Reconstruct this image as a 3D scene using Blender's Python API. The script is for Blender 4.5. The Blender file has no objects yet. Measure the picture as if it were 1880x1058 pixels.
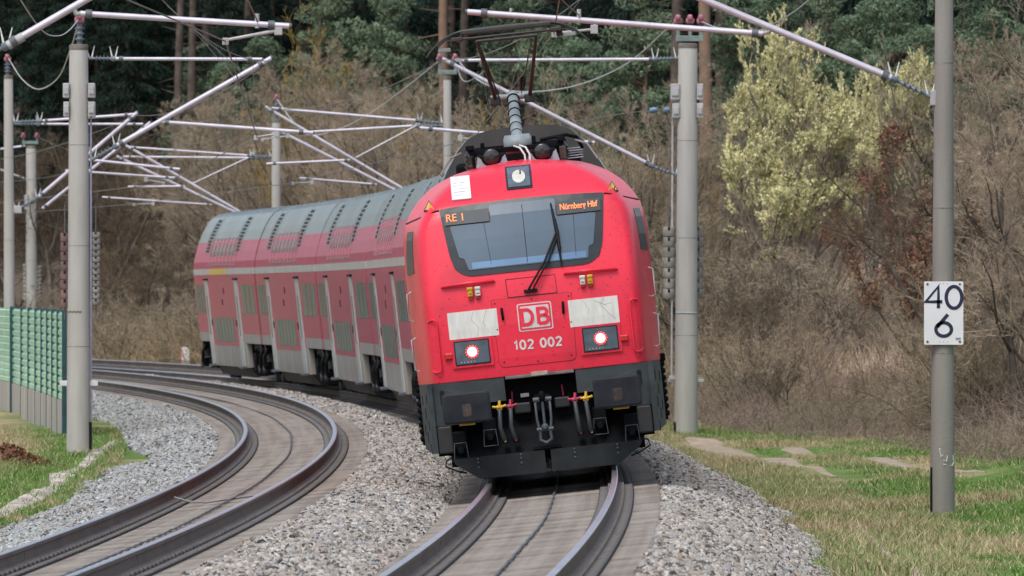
import bpy, bmesh, math, random
import numpy as np
from mathutils import Vector, Matrix

C = bpy.context.scene.collection
SC = bpy.context.scene

# ------------------------------------------------------------------ camera, sky, sun, exposure
F_PX = 20500.0            # focal length in photograph pixels (a long telephoto)
CAM_H, HOR = 2.245, 529.2
cam_d = bpy.data.cameras.new('camera')
cam = bpy.data.objects.new('camera', cam_d); C.objects.link(cam)
cam.location = (0, 0, CAM_H); cam.rotation_euler = (math.pi/2, 0, 0)
cam_d.sensor_width = 36.0; cam_d.lens = F_PX/1880*36
cam_d.clip_start = 1.0; cam_d.clip_end = 5000
cam_d.shift_y = (HOR-529)/1880
cam_d.dof.use_dof = True; cam_d.dof.focus_distance = 138.0; cam_d.dof.aperture_fstop = 11.0
SC.camera = cam

SUN_EL, SUN_AZ = 58.0, 205.0      # azimuth the light comes from (0 = straight ahead, clockwise)
w = bpy.data.worlds.new('World'); SC.world = w; w.use_nodes = True
nt = w.node_tree; nt.nodes.clear()
sky = nt.nodes.new('ShaderNodeTexSky'); sky.sky_type = 'NISHITA'; sky.sun_disc = False
sky.sun_elevation = math.radians(SUN_EL); sky.sun_rotation = math.radians(SUN_AZ)
sky.dust_density = 3.0; sky.air_density = 1.0
hs = nt.nodes.new('ShaderNodeHueSaturation'); hs.inputs['Saturation'].default_value = 0.62
bg = nt.nodes.new('ShaderNodeBackground'); bg.inputs[1].default_value = 0.15
wo = nt.nodes.new('ShaderNodeOutputWorld')
nt.links.new(sky.outputs[0], hs.inputs['Color']); nt.links.new(hs.outputs[0], bg.inputs[0]); nt.links.new(bg.outputs[0], wo.inputs[0])
sun_d = bpy.data.lights.new('sun', 'SUN'); sun_d.energy = 1.1; sun_d.angle = math.radians(18); sun_d.color = (1, .975, .94)
sun = bpy.data.objects.new('sun', sun_d); C.objects.link(sun)
_az, _el = math.radians(SUN_AZ), math.radians(SUN_EL)
_sd = Vector((math.sin(_az)*math.cos(_el), math.cos(_az)*math.cos(_el), math.sin(_el)))
sun.rotation_euler = _sd.to_track_quat('Z', 'Y').to_euler()
SC.view_settings.view_transform = 'Standard'; SC.view_settings.look = 'None'
SC.view_settings.exposure = 0.45; SC.view_settings.gamma = 1.0

# ------------------------------------------------------------------ track geometry
RX0, RD0, RR = .5328, 148.4, 1977.0      # track under the train
LX0, LD0, LR = -3.356, 148.9, 2064.0    # empty track
Q, G = -.339, -.00065
ROLL_R, ROLL_L = math.asin(.1585/1.5), math.asin(.150/1.5)
DZ_L = -.109
def tx(d, left=False):
    d = np.asarray(d, float)
    x0, d0, R = (LX0, LD0, LR) if left else (RX0, RD0, RR)
    dc = np.minimum(d, 528.0)
    f = lambda e: x0 - R + np.sqrt(R*R-(e-d0)**2) + Q*((e-d0)/100)**3
    sl = (f(528.0)-f(527.0))
    return f(dc) + sl*(d-dc)
def tz(d, left=False):
    return G*(np.minimum(np.asarray(d, float), 528)-150) + (DZ_L if left else 0.0)
def tframe(d, left=False):
    c = np.array([float(tx(d, left)), float(d), float(tz(d, left))])
    e = .5
    t = np.array([float(tx(d+e, left)-tx(d-e, left)), 2*e, 0.0]); t /= np.linalg.norm(t)
    n = np.array([t[1], -t[0], 0.0]); r = ROLL_L if left else ROLL_R
    L = n*math.cos(r)+np.array([0, 0, math.sin(r)])
    U = -n*math.sin(r)+np.array([0, 0, math.cos(r)])
    return c, L, U, t
def at(px, py, d):                       # the point a photograph pixel shows at depth d
    return Vector(((px-940)/F_PX*d, d, CAM_H-(py-HOR)/F_PX*d))
def d_at(px, o):                         # depth where the sight line is o metres beyond the train's track
    ds = np.linspace(168, 735, 2000)
    f = (px-940)/F_PX*ds - tx(ds) - o
    i = np.nonzero(f > 0)[0]
    return float(ds[i[0]]) if len(i) else 735.0

def snoise(x, y, sc, seed=0):            # cheap smooth value noise, vectorised
    x = np.asarray(x, float)/sc; y = np.asarray(y, float)/sc
    xi, yi = np.floor(x).astype(np.int64), np.floor(y).astype(np.int64)
    xf, yf = x-xi, y-yi
    def h(a, b):
        v = (a*374761393+b*668265263+seed*1442695041) & 0xffffffff
        v = ((v ^ (v >> 13))*1274126177) & 0xffffffff
        return ((v ^ (v >> 16)) & 0xffff)/65535.0
    sx, sy = xf*xf*(3-2*xf), yf*yf*(3-2*yf)
    return (h(xi, yi)*(1-sx)+h(xi+1, yi)*sx)*(1-sy)+(h(xi, yi+1)*(1-sx)+h(xi+1, yi+1)*sx)*sy

def ground_z(x, d):
    x = np.asarray(x, float); d = np.asarray(d, float)
    o = x-tx(d)
    z = -.74+0*o
    z = z + np.where(o > 8.5, .30*np.maximum(o-8.5, 0), 0)
    z = z - np.where(o > 90, .18*np.maximum(o-90, 0), 0) - np.where(o > 150, .11*np.maximum(o-150, 0), 0)
    z = z + .75*np.exp(-((np.maximum(8.6-o, 0))/1.5)**2)*(1-np.clip((d-162)/21, 0, 1))*np.where(o > 3, 1, 0)*np.clip((13-o)/3, 0, 1)
    bump = (snoise(x, d*.6, 3.0, 1)-.5)*.18+(snoise(x, d*.7, 1.1, 2)-.5)*.07
    z = z + bump*np.where((o > 3.2) | (o < -7.2), 1, 0)
    z = z + np.where(o < -7.6, .10*np.clip(-7.6-o, 0, 6), 0)*np.clip((230-d)/38, 0, 1)*.9
    z = z + (snoise(x, d, 12., 3)-.5)*1.6*np.clip((o-12)/10, 0, 1)
    return z

# ------------------------------------------------------------------ materials
MATS = {}
def mat(name, col, rough=.6, metal=0., var=.15, scale=4., bump=0., bscale=60., coat=0., col2=None, emit=None, estr=1., spec=.5, streak=None, rnd=0., attr=None, island=False, grime=0.):
    if name in MATS: return MATS[name]
    m = bpy.data.materials.new(name); m.use_nodes = True; MATS[name] = m
    N, Lk = m.node_tree.nodes, m.node_tree.links
    b = N['Principled BSDF']
    b.inputs['Roughness'].default_value = rough; b.inputs['Metallic'].default_value = metal
    b.inputs['Specular IOR Level'].default_value = spec
    b.inputs['Coat Weight'].default_value = coat; b.inputs['Coat Roughness'].default_value = .08
    if emit:
        b.inputs['Emission Color'].default_value = (*emit, 1); b.inputs['Emission Strength'].default_value = estr
    tc = N.new('ShaderNodeTexCoord')
    src = None
    if attr:
        a = N.new('ShaderNodeAttribute'); a.attribute_name = attr; src = a.outputs['Color']
    n = N.new('ShaderNodeTexNoise'); n.inputs['Scale'].default_value = scale; n.inputs['Detail'].default_value = 6
    if streak:
        mp = N.new('ShaderNodeMapping'); mp.inputs['Scale'].default_value = streak
        Lk.new(tc.outputs['Object'], mp.inputs[0]); Lk.new(mp.outputs[0], n.inputs['Vector'])
    else: Lk.new(tc.outputs['Object'], n.inputs['Vector'])
    mr = N.new('ShaderNodeMapRange'); mr.inputs[1].default_value = .3; mr.inputs[2].default_value = .7
    Lk.new(n.outputs[0], mr.inputs[0])
    mix = N.new('ShaderNodeMix'); mix.data_type = 'RGBA'
    if src:
        mix.blend_type = 'MULTIPLY'; mix.inputs[0].default_value = 1
        mr.inputs[3].default_value = 1-var; mr.inputs[4].default_value = 1+var*.6
        Lk.new(src, mix.inputs[6]); Lk.new(mr.outputs[0], mix.inputs[7])
    else:
        c2 = col2 or tuple(max(0, c*(1-var*1.6)) for c in col)
        c1 = col if col2 else tuple(min(1, c*(1+var*.5)) for c in col)
        mix.inputs[6].default_value = (*c1, 1); mix.inputs[7].default_value = (*c2, 1)
        Lk.new(mr.outputs[0], mix.inputs[0])
    out = mix.outputs[2]
    if rnd:
        oi = N.new('ShaderNodeObjectInfo'); r2 = N.new('ShaderNodeMapRange')
        r2.inputs[3].default_value = 1-rnd; r2.inputs[4].default_value = 1+rnd
        Lk.new(oi.outputs['Random'], r2.inputs[0])
        hsv = N.new('ShaderNodeHueSaturation'); Lk.new(out, hsv.inputs['Color']); Lk.new(r2.outputs[0], hsv.inputs['Value'])
        r3 = N.new('ShaderNodeMapRange'); r3.inputs[3].default_value = .5-rnd*.06; r3.inputs[4].default_value = .5+rnd*.06
        mm = N.new('ShaderNodeMath'); mm.operation = 'FRACT'; m3 = N.new('ShaderNodeMath'); m3.operation = 'MULTIPLY'; m3.inputs[1].default_value = 7.31
        Lk.new(oi.outputs['Random'], m3.inputs[0]); Lk.new(m3.outputs[0], mm.inputs[0]); Lk.new(mm.outputs[0], r3.inputs[0]); Lk.new(r3.outputs[0], hsv.inputs['Hue'])
        out = hsv.outputs[0]
    if grime:
        for sc_, lo_, hi_, amt, gc in ((34., .64, .72, .75, (.10, .02, .022)), (1.6, .55, .78, .42, (.22, .035, .045)), (9., .60, .80, .35, (.30, .03, .05))):
            ng = N.new('ShaderNodeTexNoise'); ng.inputs['Scale'].default_value = sc_; ng.inputs['Detail'].default_value = 3; Lk.new(tc.outputs['Object'], ng.inputs['Vector'])
            rg = N.new('ShaderNodeMapRange'); rg.inputs[1].default_value = lo_; rg.inputs[2].default_value = hi_; rg.inputs[4].default_value = amt*grime; Lk.new(ng.outputs[0], rg.inputs[0])
            mg = N.new('ShaderNodeMix'); mg.data_type = 'RGBA'; mg.inputs[7].default_value = (*gc, 1); Lk.new(rg.outputs[0], mg.inputs[0]); Lk.new(out, mg.inputs[6]); out = mg.outputs[2]
    if island:
        ge = N.new('ShaderNodeNewGeometry'); r4 = N.new('ShaderNodeMapRange')
        r4.inputs[3].default_value = .55; r4.inputs[4].default_value = 1.35
        Lk.new(ge.outputs['Random Per Island'], r4.inputs[0])
        hv = N.new('ShaderNodeHueSaturation'); Lk.new(out, hv.inputs['Color']); Lk.new(r4.outputs[0], hv.inputs['Value']); out = hv.outputs[0]
    Lk.new(out, b.inputs['Base Color'])
    if bump:
        n2 = N.new('ShaderNodeTexNoise'); n2.inputs['Scale'].default_value = bscale; n2.inputs['Detail'].default_value = 5
        Lk.new(tc.outputs['Object'], n2.inputs['Vector'])
        bp = N.new('ShaderNodeBump'); bp.inputs['Strength'].default_value = bump; bp.inputs['Distance'].default_value = .02
        Lk.new(n2.outputs[0], bp.inputs['Height']); Lk.new(bp.outputs[0], b.inputs['Normal'])
    return m

# ------------------------------------------------------------------ object helpers
def link(o, parent=None):
    C.objects.link(o)
    if parent is not None: o.parent = parent
    return o
def tag(o, label=None, cat=None, group=None, kind=None):
    if label: o['label'] = label
    if cat: o['category'] = cat
    if group: o['group'] = group
    if kind: o['kind'] = kind
    return o
def thing(name, label, cat, loc=(0, 0, 0), group=None, M=None):
    o = bpy.data.objects.new(name, None); C.objects.link(o); o.empty_display_size = .2
    if M is not None: o.matrix_world = M
    else: o.location = loc
    return tag(o, label, cat, group)
def copy_tree(o, parent=None):
    c = o.copy(); C.objects.link(c)
    if parent is not None: c.parent = parent
    for ch in o.children: copy_tree(ch, c)
    return c
def np_mesh(name, V, Fs, mats, parent=None, midx=None, smooth=False, col=None):
    """V (N,3); Fs (M,k)"""
    V = np.asarray(V, np.float32); Fs = np.asarray(Fs, np.int32); k = Fs.shape[1]
    me = bpy.data.meshes.new(name)
    me.vertices.add(len(V)); me.vertices.foreach_set('co', V.ravel())
    me.loops.add(Fs.size); me.loops.foreach_set('vertex_index', Fs.ravel())
    me.polygons.add(len(Fs)); me.polygons.foreach_set('loop_start', np.arange(len(Fs), dtype=np.int32)*k)
    if midx is not None: me.polygons.foreach_set('material_index', np.asarray(midx, np.int32))
    if smooth: me.polygons.foreach_set('use_smooth', np.ones(len(Fs), bool))
    me.update(calc_edges=True)
    if col is not None:
        a = me.color_attributes.new('Col', 'FLOAT_COLOR', 'POINT')
        a.data.foreach_set('color', np.asarray(col, np.float32).ravel())
    for m in (mats if isinstance(mats, (list, tuple)) else [mats]): me.materials.append(m)
    return link(bpy.data.objects.new(name, me), parent)

class MB:
    """collects shapes and links them as one mesh object"""
    def __init__(s): s.v = []; s.f = []; s.m = []; s.sm = []
    def add(s, vs, fs, mi=0, smooth=False):
        b = len(s.v); s.v += [tuple(map(float, p)) for p in vs]
        for f in fs: s.f.append(tuple(b+i for i in f)); s.m.append(mi); s.sm.append(smooth)
    def box(s, lo, hi, mi=0, M=None, taper=None):
        x0, y0, z0 = lo; x1, y1, z1 = hi
        vs = [(x0, y0, z0), (x1, y0, z0), (x1, y1, z0), (x0, y1, z0), (x0, y0, z1), (x1, y0, z1), (x1, y1, z1), (x0, y1, z1)]
        if M is not None: vs = [M @ Vector(p) for p in vs]
        s.add(vs, [(0, 3, 2, 1), (4, 5, 6, 7), (0, 1, 5, 4), (1, 2, 6, 5), (2, 3, 7, 6), (3, 0, 4, 7)], mi)
    def rbox(s, lo, hi, r=.01, mi=0, M=None):     # box with chamfered vertical and horizontal edges
        x0, y0, z0 = lo; x1, y1, z1 = hi
        r = min(r, (x1-x0)*.45, (y1-y0)*.45, (z1-z0)*.45)
        bm = bmesh.new(); bmesh.ops.create_cube(bm, size=1)
        for v in bm.verts: v.co = Vector(((x0+x1)/2+v.co.x*(x1-x0), (y0+y1)/2+v.co.y*(y1-y0), (z0+z1)/2+v.co.z*(z1-z0)))
        bmesh.ops.bevel(bm, geom=list(bm.edges), offset=r, segments=2, affect='EDGES', profile=.5)
        if M is not None: bm.transform(M)
        bm.verts.index_update()
        s.add([v.co for v in bm.verts], [[v.index for v in f.verts] for f in bm.faces], mi); bm.free()
    def tube(s, p0, p1, r0, r1=None, n=10, mi=0, cap=True, smooth=True):
        p0, p1 = Vector(p0), Vector(p1); r1 = r0 if r1 is None else r1
        d = p1-p0
        if d.length < 1e-6: return
        d.normalize()
        a = d.orthogonal().normalized(); b = d.cross(a)
        vs = []
        for (p, r) in ((p0, r0), (p1, r1)):
            for k in range(n):
                t = 2*math.pi*k/n; vs.append(p+a*(r*math.cos(t))+b*(r*math.sin(t)))
        s.add(vs, [(k, (k+1) % n, n+(k+1) % n, n+k) for k in range(n)], mi, smooth)
        if cap: s.add(vs, [tuple(range(n-1, -1, -1)), tuple(range(n, 2*n))], mi)
    def path(s, pts, r, n=6, mi=0):
        pts = [Vector(p) for p in pts]; rings = []
        up = None; vs = []
        for i, p in enumerate(pts):
            d = (pts[min(i+1, len(pts)-1)]-pts[max(i-1, 0)])
            d.normalize()
            if up is None: a = d.orthogonal().normalized()
            else:
                a = up-d*up.dot(d)
                a = a.normalized() if a.length > 1e-5 else d.orthogonal().normalized()
            up = a; b = d.cross(a)
            rr = r[i] if isinstance(r, (list, tuple)) else r
            for k in range(n):
                t = 2*math.pi*k/n; vs.append(p+a*(rr*math.cos(t))+b*(rr*math.sin(t)))
        m = len(pts)
        fs = [(i*n+k, i*n+(k+1) % n, (i+1)*n+(k+1) % n, (i+1)*n+k) for i in range(m-1) for k in range(n)]
        s.add(vs, fs, mi, True); s.add(vs, [tuple(range(n-1, -1, -1)), tuple(range((m-1)*n, m*n))], mi)
    def lathe(s, p, axis, prof, n=16, mi=0):     # prof: (along, radius)
        p, d = Vector(p), Vector(axis).normalized(); a = d.orthogonal().normalized(); b = d.cross(a)
        vs = []
        for (t, r) in prof:
            for k in range(n):
                q = 2*math.pi*k/n; vs.append(p+d*t+a*(r*math.cos(q))+b*(r*math.sin(q)))
        m = len(prof)
        s.add(vs, [(i*n+k, i*n+(k+1) % n, (i+1)*n+(k+1) % n, (i+1)*n+k) for i in range(m-1) for k in range(n)], mi, True)
        s.add(vs, [tuple(range(n-1, -1, -1)), tuple(range((m-1)*n, m*n))], mi)
    def prism(s, poly, f0, f1, mi=0):            # poly of 2-D points; f0/f1 map (a,b)->3-D for the two caps
        n = len(poly); vs = [f0(*p) for p in poly]+[f1(*p) for p in poly]
        s.add(vs, [tuple(range(n-1, -1, -1)), tuple(range(n, 2*n))]+[(k, (k+1) % n, n+(k+1) % n, n+k) for k in range(n)], mi)
    def build(s, name, mats, parent=None, bevel=0.):
        me = bpy.data.meshes.new(name); me.from_pydata(s.v, [], s.f)
        for m in (mats if isinstance(mats, (list, tuple)) else [mats]): me.materials.append(m)
        me.polygons.foreach_set('material_index', s.m); me.polygons.foreach_set('use_smooth', s.sm)
        me.update()
        bm = bmesh.new(); bm.from_mesh(me); bmesh.ops.recalc_face_normals(bm, faces=bm.faces); bm.to_mesh(me); bm.free()
        return link(bpy.data.objects.new(name, me), parent)

def rounded(pts, rs, n=5):
    """polygon with rounded corners; rs one radius or one per corner"""
    out = []; m = len(pts)
    for i in range(m):
        r = rs[i] if isinstance(rs, (list, tuple)) else rs
        p, a, b = Vector(pts[i]), Vector(pts[i-1]), Vector(pts[(i+1) % m])
        if r <= 0: out.append(tuple(p)); continue
        da, db = (a-p).normalized(), (b-p).normalized()
        q0, q1 = p+da*r, p+db*r
        for k in range(n+1):
            t = k/n; out.append(tuple(q0*(1-t)**2+p*2*t*(1-t)+q1*t*t))
    return out
def rect(u0, u1, v0, v1): return [(u0, v0), (u1, v0), (u1, v1), (u0, v1)]

def conform(name, poly, surf, off, mats, parent, thick=.02, step=.09, mb_extra=None):
    """a solid plate laid on a surface: surf(u,v,off)->point"""
    bm = bmesh.new(); f = bm.faces.new([bm.verts.new((p[0], p[1], 0)) for p in poly])
    us = [p[0] for p in poly]; vs = [p[1] for p in poly]
    for ax, (lo, hi) in ((0, (min(us), max(us))), (1, (min(vs), max(vs)))):
        k = max(1, int((hi-lo)/step))
        for i in range(1, k):
            c = lo+(hi-lo)*i/k; no = Vector((1, 0, 0)) if ax == 0 else Vector((0, 1, 0))
            bmesh.ops.bisect_plane(bm, geom=list(bm.verts)+list(bm.edges)+list(bm.faces), plane_co=no*c, plane_no=no)
    be = [e for e in bm.edges if e.is_boundary]
    top = list(bm.verts)
    r = bmesh.ops.extrude_edge_only(bm, edges=be)
    low = set(v for v in r['geom'] if isinstance(v, bmesh.types.BMVert))
    for v in bm.verts:
        v.co = Vector(surf(v.co.x, v.co.y, off-(thick if v in low else 0)))
    bmesh.ops.recalc_face_normals(bm, faces=bm.faces)
    me = bpy.data.meshes.new(name); bm.to_mesh(me); bm.free()
    for m in (mats if isinstance(mats, (list, tuple)) else [mats]): me.materials.append(m)
    return link(bpy.data.objects.new(name, me), parent)

def text_geo(body, size, bold=0., space=1.0):
    cu = bpy.data.curves.new('lettering', 'FONT'); cu.body = body; cu.size = size; cu.offset = bold; cu.space_character = space
    cu.align_x = 'CENTER'; cu.align_y = 'CENTER'; cu.fill_mode = 'FRONT'
    o = bpy.data.objects.new('lettering', cu); C.objects.link(o)
    bpy.context.view_layer.update()
    me = o.evaluated_get(bpy.context.evaluated_depsgraph_get()).to_mesh()
    V = [tuple(v.co) for v in me.vertices]; Fs = [tuple(p.vertices) for p in me.polygons]
    o.evaluated_get(bpy.context.evaluated_depsgraph_get()).to_mesh_clear()
    bpy.data.objects.remove(o); bpy.data.curves.remove(cu)
    return V, Fs
def lettering(name, body, size, place, m, parent, bold=0., sx=1., space=1.):
    V, Fs = text_geo(body, size, bold, space)
    b = MB(); b.add([place(v[0]*sx, v[1]) for v in V], Fs)
    me = bpy.data.meshes.new(name); me.from_pydata(b.v, [], b.f); me.materials.append(m)
    return link(bpy.data.objects.new(name, me), parent)

# block lettering drawn as strokes of even width
def _arc(cx, cy, rx, ry, a0, a1, n=14):
    return [(cx+rx*math.cos(math.radians(a0+(a1-a0)*i/n)), cy+ry*math.sin(math.radians(a0+(a1-a0)*i/n))) for i in range(n+1)]
GLYPH = {
 '0': (.56, [_arc(.28, .5, .28, .5, 90, 450, 28)]),
 '1': (.34, [[(.02, .76), (.24, 1.0), (.24, 0)]]),
 '2': (.54, [_arc(.27, .73, .26, .27, 165, -35, 14)+[(.02, .0), (.56, .0)]]),
 '4': (.60, [[(.46, 0), (.46, 1.0), (.0, .30), (.60, .30)]]),
 '5': (.52, [[(.50, 1), (.08, 1), (.05, .55)]+_arc(.26, .32, .27, .32, 120, -150, 14)]),
 '6': (.56, [[(.43, 1.0), (.045, .42)]+[], _arc(.28, .31, .28, .31, 90, 450, 26)]),
 '9': (.56, [[(.14, 0), (.46, .52)], _arc(.28, .69, .28, .31, 90, 450, 26)]),
 'D': (.60, [[(0, 0), (0, 1), (.26, 1)]+_arc(.26, .5, .36, .5, 90, -90, 16)+[(0, 0)]]),
 'B': (.58, [[(0, 0), (0, 1), (.32, 1)]+_arc(.32, .765, .22, .235, 90, -90, 10)+[(0, .53)], [(.30, .53)]+_arc(.32, .265, .26, .265, 90, -90, 10)+[(0, 0)]]),
 ' ': (.26, []),
}
def strokes(name, body, h, wd, place, m, parent, gap=.17, sx=1.):
    """place(u,v) with (0,0) the centre of the line of lettering"""
    tot = sum(GLYPH[c][0] for c in body)+gap*(len(body)-1); x = -tot/2; mb = MB()
    for c in body:
        gw, sts = GLYPH[c]
        for st in sts:
            P = [((x+a)*h*sx, (b-.5)*h) for a, b in st]; closed = math.dist(P[0], P[-1]) < 1e-6
            n = len(P); L = []; R = []
            for i in range(n):
                a = Vector(P[i-1] if i else (P[-2] if closed else P[0])); p = Vector(P[i]); b = Vector(P[i+1] if i < n-1 else (P[1] if closed else P[-1]))
                d1 = (p-a); d2 = (b-p)
                if d1.length < 1e-9: d1 = d2
                if d2.length < 1e-9: d2 = d1
                d1.normalize(); d2.normalize(); t = d1+d2
                t = t.normalized() if t.length > .2 else d1
                k = min(1.6, 1/max(.3, t.dot(d1))); nv = Vector((-t.y, t.x))*wd/2*k
                L.append(p+nv); R.append(p-nv)
            vs = [place(*q) for q in L]+[place(*q) for q in R]
            mb.add(vs, [(i, i+1, n+i+1, n+i) for i in range(n-1)])
        x += gw+gap
    me = bpy.data.meshes.new(name); me.from_pydata(mb.v, [], mb.f); me.materials.append(m)
    return link(bpy.data.objects.new(name, me), parent)
def root_of(o):
    while o.parent is not None: o = o.parent
    return o
def wbuild(mb, name, mats, parent):
    """build shapes given in world coordinates under a thing whose Empty stands unrotated at its base"""
    l = root_of(parent).location
    mb.v = [(p[0]-l.x, p[1]-l.y, p[2]-l.z) for p in mb.v]
    return mb.build(name, mats, parent)

# ================================================================== ground
def zone_colour(x, d):
    o = x-tx(d)
    n1 = snoise(x, d*.5, 1.3, 11); n2 = snoise(x, d, .5, 12); n3 = snoise(x, d, 5., 13)
    green = np.array([.105, .205, .042]); straw = np.array([.37, .30, .185]); earth = np.array([.17, .125, .08])
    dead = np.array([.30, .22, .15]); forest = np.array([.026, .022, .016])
    g = np.clip((n1*.6+n3*.4+(n2-.5)*.35-.22)*3.2, 0, 1)
    g = np.where((o > 3) & (o < 4.6), g*.55, g)
    g = np.where((o > 7.2) & (o < 9), np.clip(g+.35, 0, 1), g)
    left = o < -7
    gl = np.clip(1.5-(np.abs(o+7.2)-.3)*.95+(n1-.5)*.9+(n2-.5)*.5, 0, 1)
    g = np.where(left, gl, g)
    col = straw[None]*(1-g[:, None])+green[None]*g[:, None]
    e = np.clip((n2-.72)*4, 0, 1)[:, None]*.6
    col = col*(1-e)+earth[None]*e
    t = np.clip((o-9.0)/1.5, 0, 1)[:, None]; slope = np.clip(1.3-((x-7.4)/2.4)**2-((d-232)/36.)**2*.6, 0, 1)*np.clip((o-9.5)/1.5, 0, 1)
    dk = np.array([.115, .09, .066]); de = dk[None]*(1-np.clip(slope*2, 0, 1)[:, None])+dead[None]*np.clip(slope*2, 0, 1)[:, None]  # soil under the brush darkened, painting in shade between the stems
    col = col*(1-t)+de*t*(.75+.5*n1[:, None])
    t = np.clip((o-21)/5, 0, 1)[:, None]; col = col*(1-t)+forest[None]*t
    return col
os_ = np.concatenate([[-600, -350, -200, -120, -80, -50, -35, -25], np.arange(-20, -6.9, .45), [-6.4, -5, -3, -1, 1, 2.4], np.arange(2.9, 14, .4), np.arange(14.5, 46, 1.3), [50, 58, 68, 80, 95, 110, 130, 160, 200, 300, 500, 800]])
ds_ = np.concatenate([[-400, -150, -60, -20, 10, 30, 45], np.arange(85, 306, 1.2), np.arange(308, 460, 3), np.arange(464, 640, 6), [655, 680, 720, 780, 860, 1000, 1300, 1800]])
OO, DD = np.meshgrid(os_, ds_)
XX = OO+tx(np.clip(DD, 20, 640))
ZZ = ground_z(XX, np.clip(DD, 20, 640))
ZZ = np.where((OO > 2.9) | (OO < -7.2), ZZ, -.80)
no, nd = len(os_), len(ds_)
idx = np.arange(no*nd).reshape(nd, no)
Fg = np.stack([idx[:-1, :-1], idx[:-1, 1:], idx[1:, 1:], idx[1:, :-1]], -1).reshape(-1, 4)
V = np.stack([XX, DD, ZZ], -1).reshape(-1, 3)
colg = np.concatenate([zone_colour(V[:, 0], np.clip(V[:, 1], 20, 640)), np.ones((len(V), 1))], 1)
gm = mat('ground_soil', (1, 1, 1), rough=.95, var=.35, scale=7., attr='Col', bump=.6, bscale=30, spec=.1)
ground = np_mesh('ground', V, Fg, gm, col=colg, smooth=True); tag(ground, kind='structure')

# dirt wheel tracks on the verge and the stone channel on the far side of the empty track
dirt_m = mat('dirt', (.43, .355, .27), rough=.95, var=.3, scale=5, bump=.5, bscale=40, spec=.1)
def strip(name, pts, half, m, lift=.03, seed=0, thick=.05):
    """a trodden strip that follows the ground; pts (x,d)"""
    P = []
    for (a, b) in zip(pts[:-1], pts[1:]):
        k = max(2, int(abs(b[1]-a[1])/.5))
        for i in range(k): P.append((a[0]+(b[0]-a[0])*i/k, a[1]+(b[1]-a[1])*i/k))
    P.append(pts[-1]); P = np.array(P); n = len(P)
    rnd = np.random.default_rng(seed)
    t = np.linspace(0, 1, n); taper = np.clip(np.minimum(t, 1-t)*7, .05, 1)
    wv = half*taper*(.35+1.1*snoise(P[:, 1], P[:, 0]*0+seed, 5., 5))
    us = np.array([-1, -.55, 0, .55, 1.])
    X = P[:, :1]+wv[:, None]*us[None]+(snoise(P[:, 1], P[:, 1]*0, 7.0, 7+seed)[:, None]-.5)*half*.5
    D = np.repeat(P[:, 1:2], 5, 1)
    Z = ground_z(X, D)+lift-np.array([thick, 0, -.004, 0, thick])[None]
    idx = np.arange(n*5).reshape(n, 5)
    Fs = np.stack([idx[:-1, :-1], idx[:-1, 1:], idx[1:, 1:], idx[1:, :-1]], -1).reshape(-1, 4)
    o = np_mesh(name, np.stack([X, D, Z], -1).reshape(-1, 3), Fs, m, smooth=True)
    return o
TRACKS = []   # (pts, half) areas kept free of grass
def rut(pts, half, seed):
    TRACKS.append((np.array(pts), half)); o = strip('dirt_path', pts, half, dirt_m, .012, seed); tag(o, kind='structure')
rut([(3.55, 222), (3.83, 206.7), (4.46, 190.6), (5.15, 174.4)], .34, 1)
rut([(5.1, 206), (5.27, 202), (5.84, 196.5)], .26, 2)
rut([(6.0, 194), (6.3, 188.5), (6.8, 181), (7.3, 172)], .28, 3)
rut([(4.25, 142), (4.28, 133), (4.2, 120), (4.1, 108)], .08, 4)
ch_m = mat('channel_stone', (.56, .49, .43), rough=.9, var=.35, scale=2, bump=.4, bscale=25)
CH = [(-7.75, 218.8), (-7.55, 205.0), (-7.35, 195.8), (-7.22, 183.6), (-6.95, 169.8), (-6.75, 159.1), (-6.70, 148.4), (-6.75, 137.7)]
TRACKS.append((np.array(CH), .20))
chn = strip('drain_channel', CH, .20, ch_m, .02, 8, .03); tag(chn, kind='structure')

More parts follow.
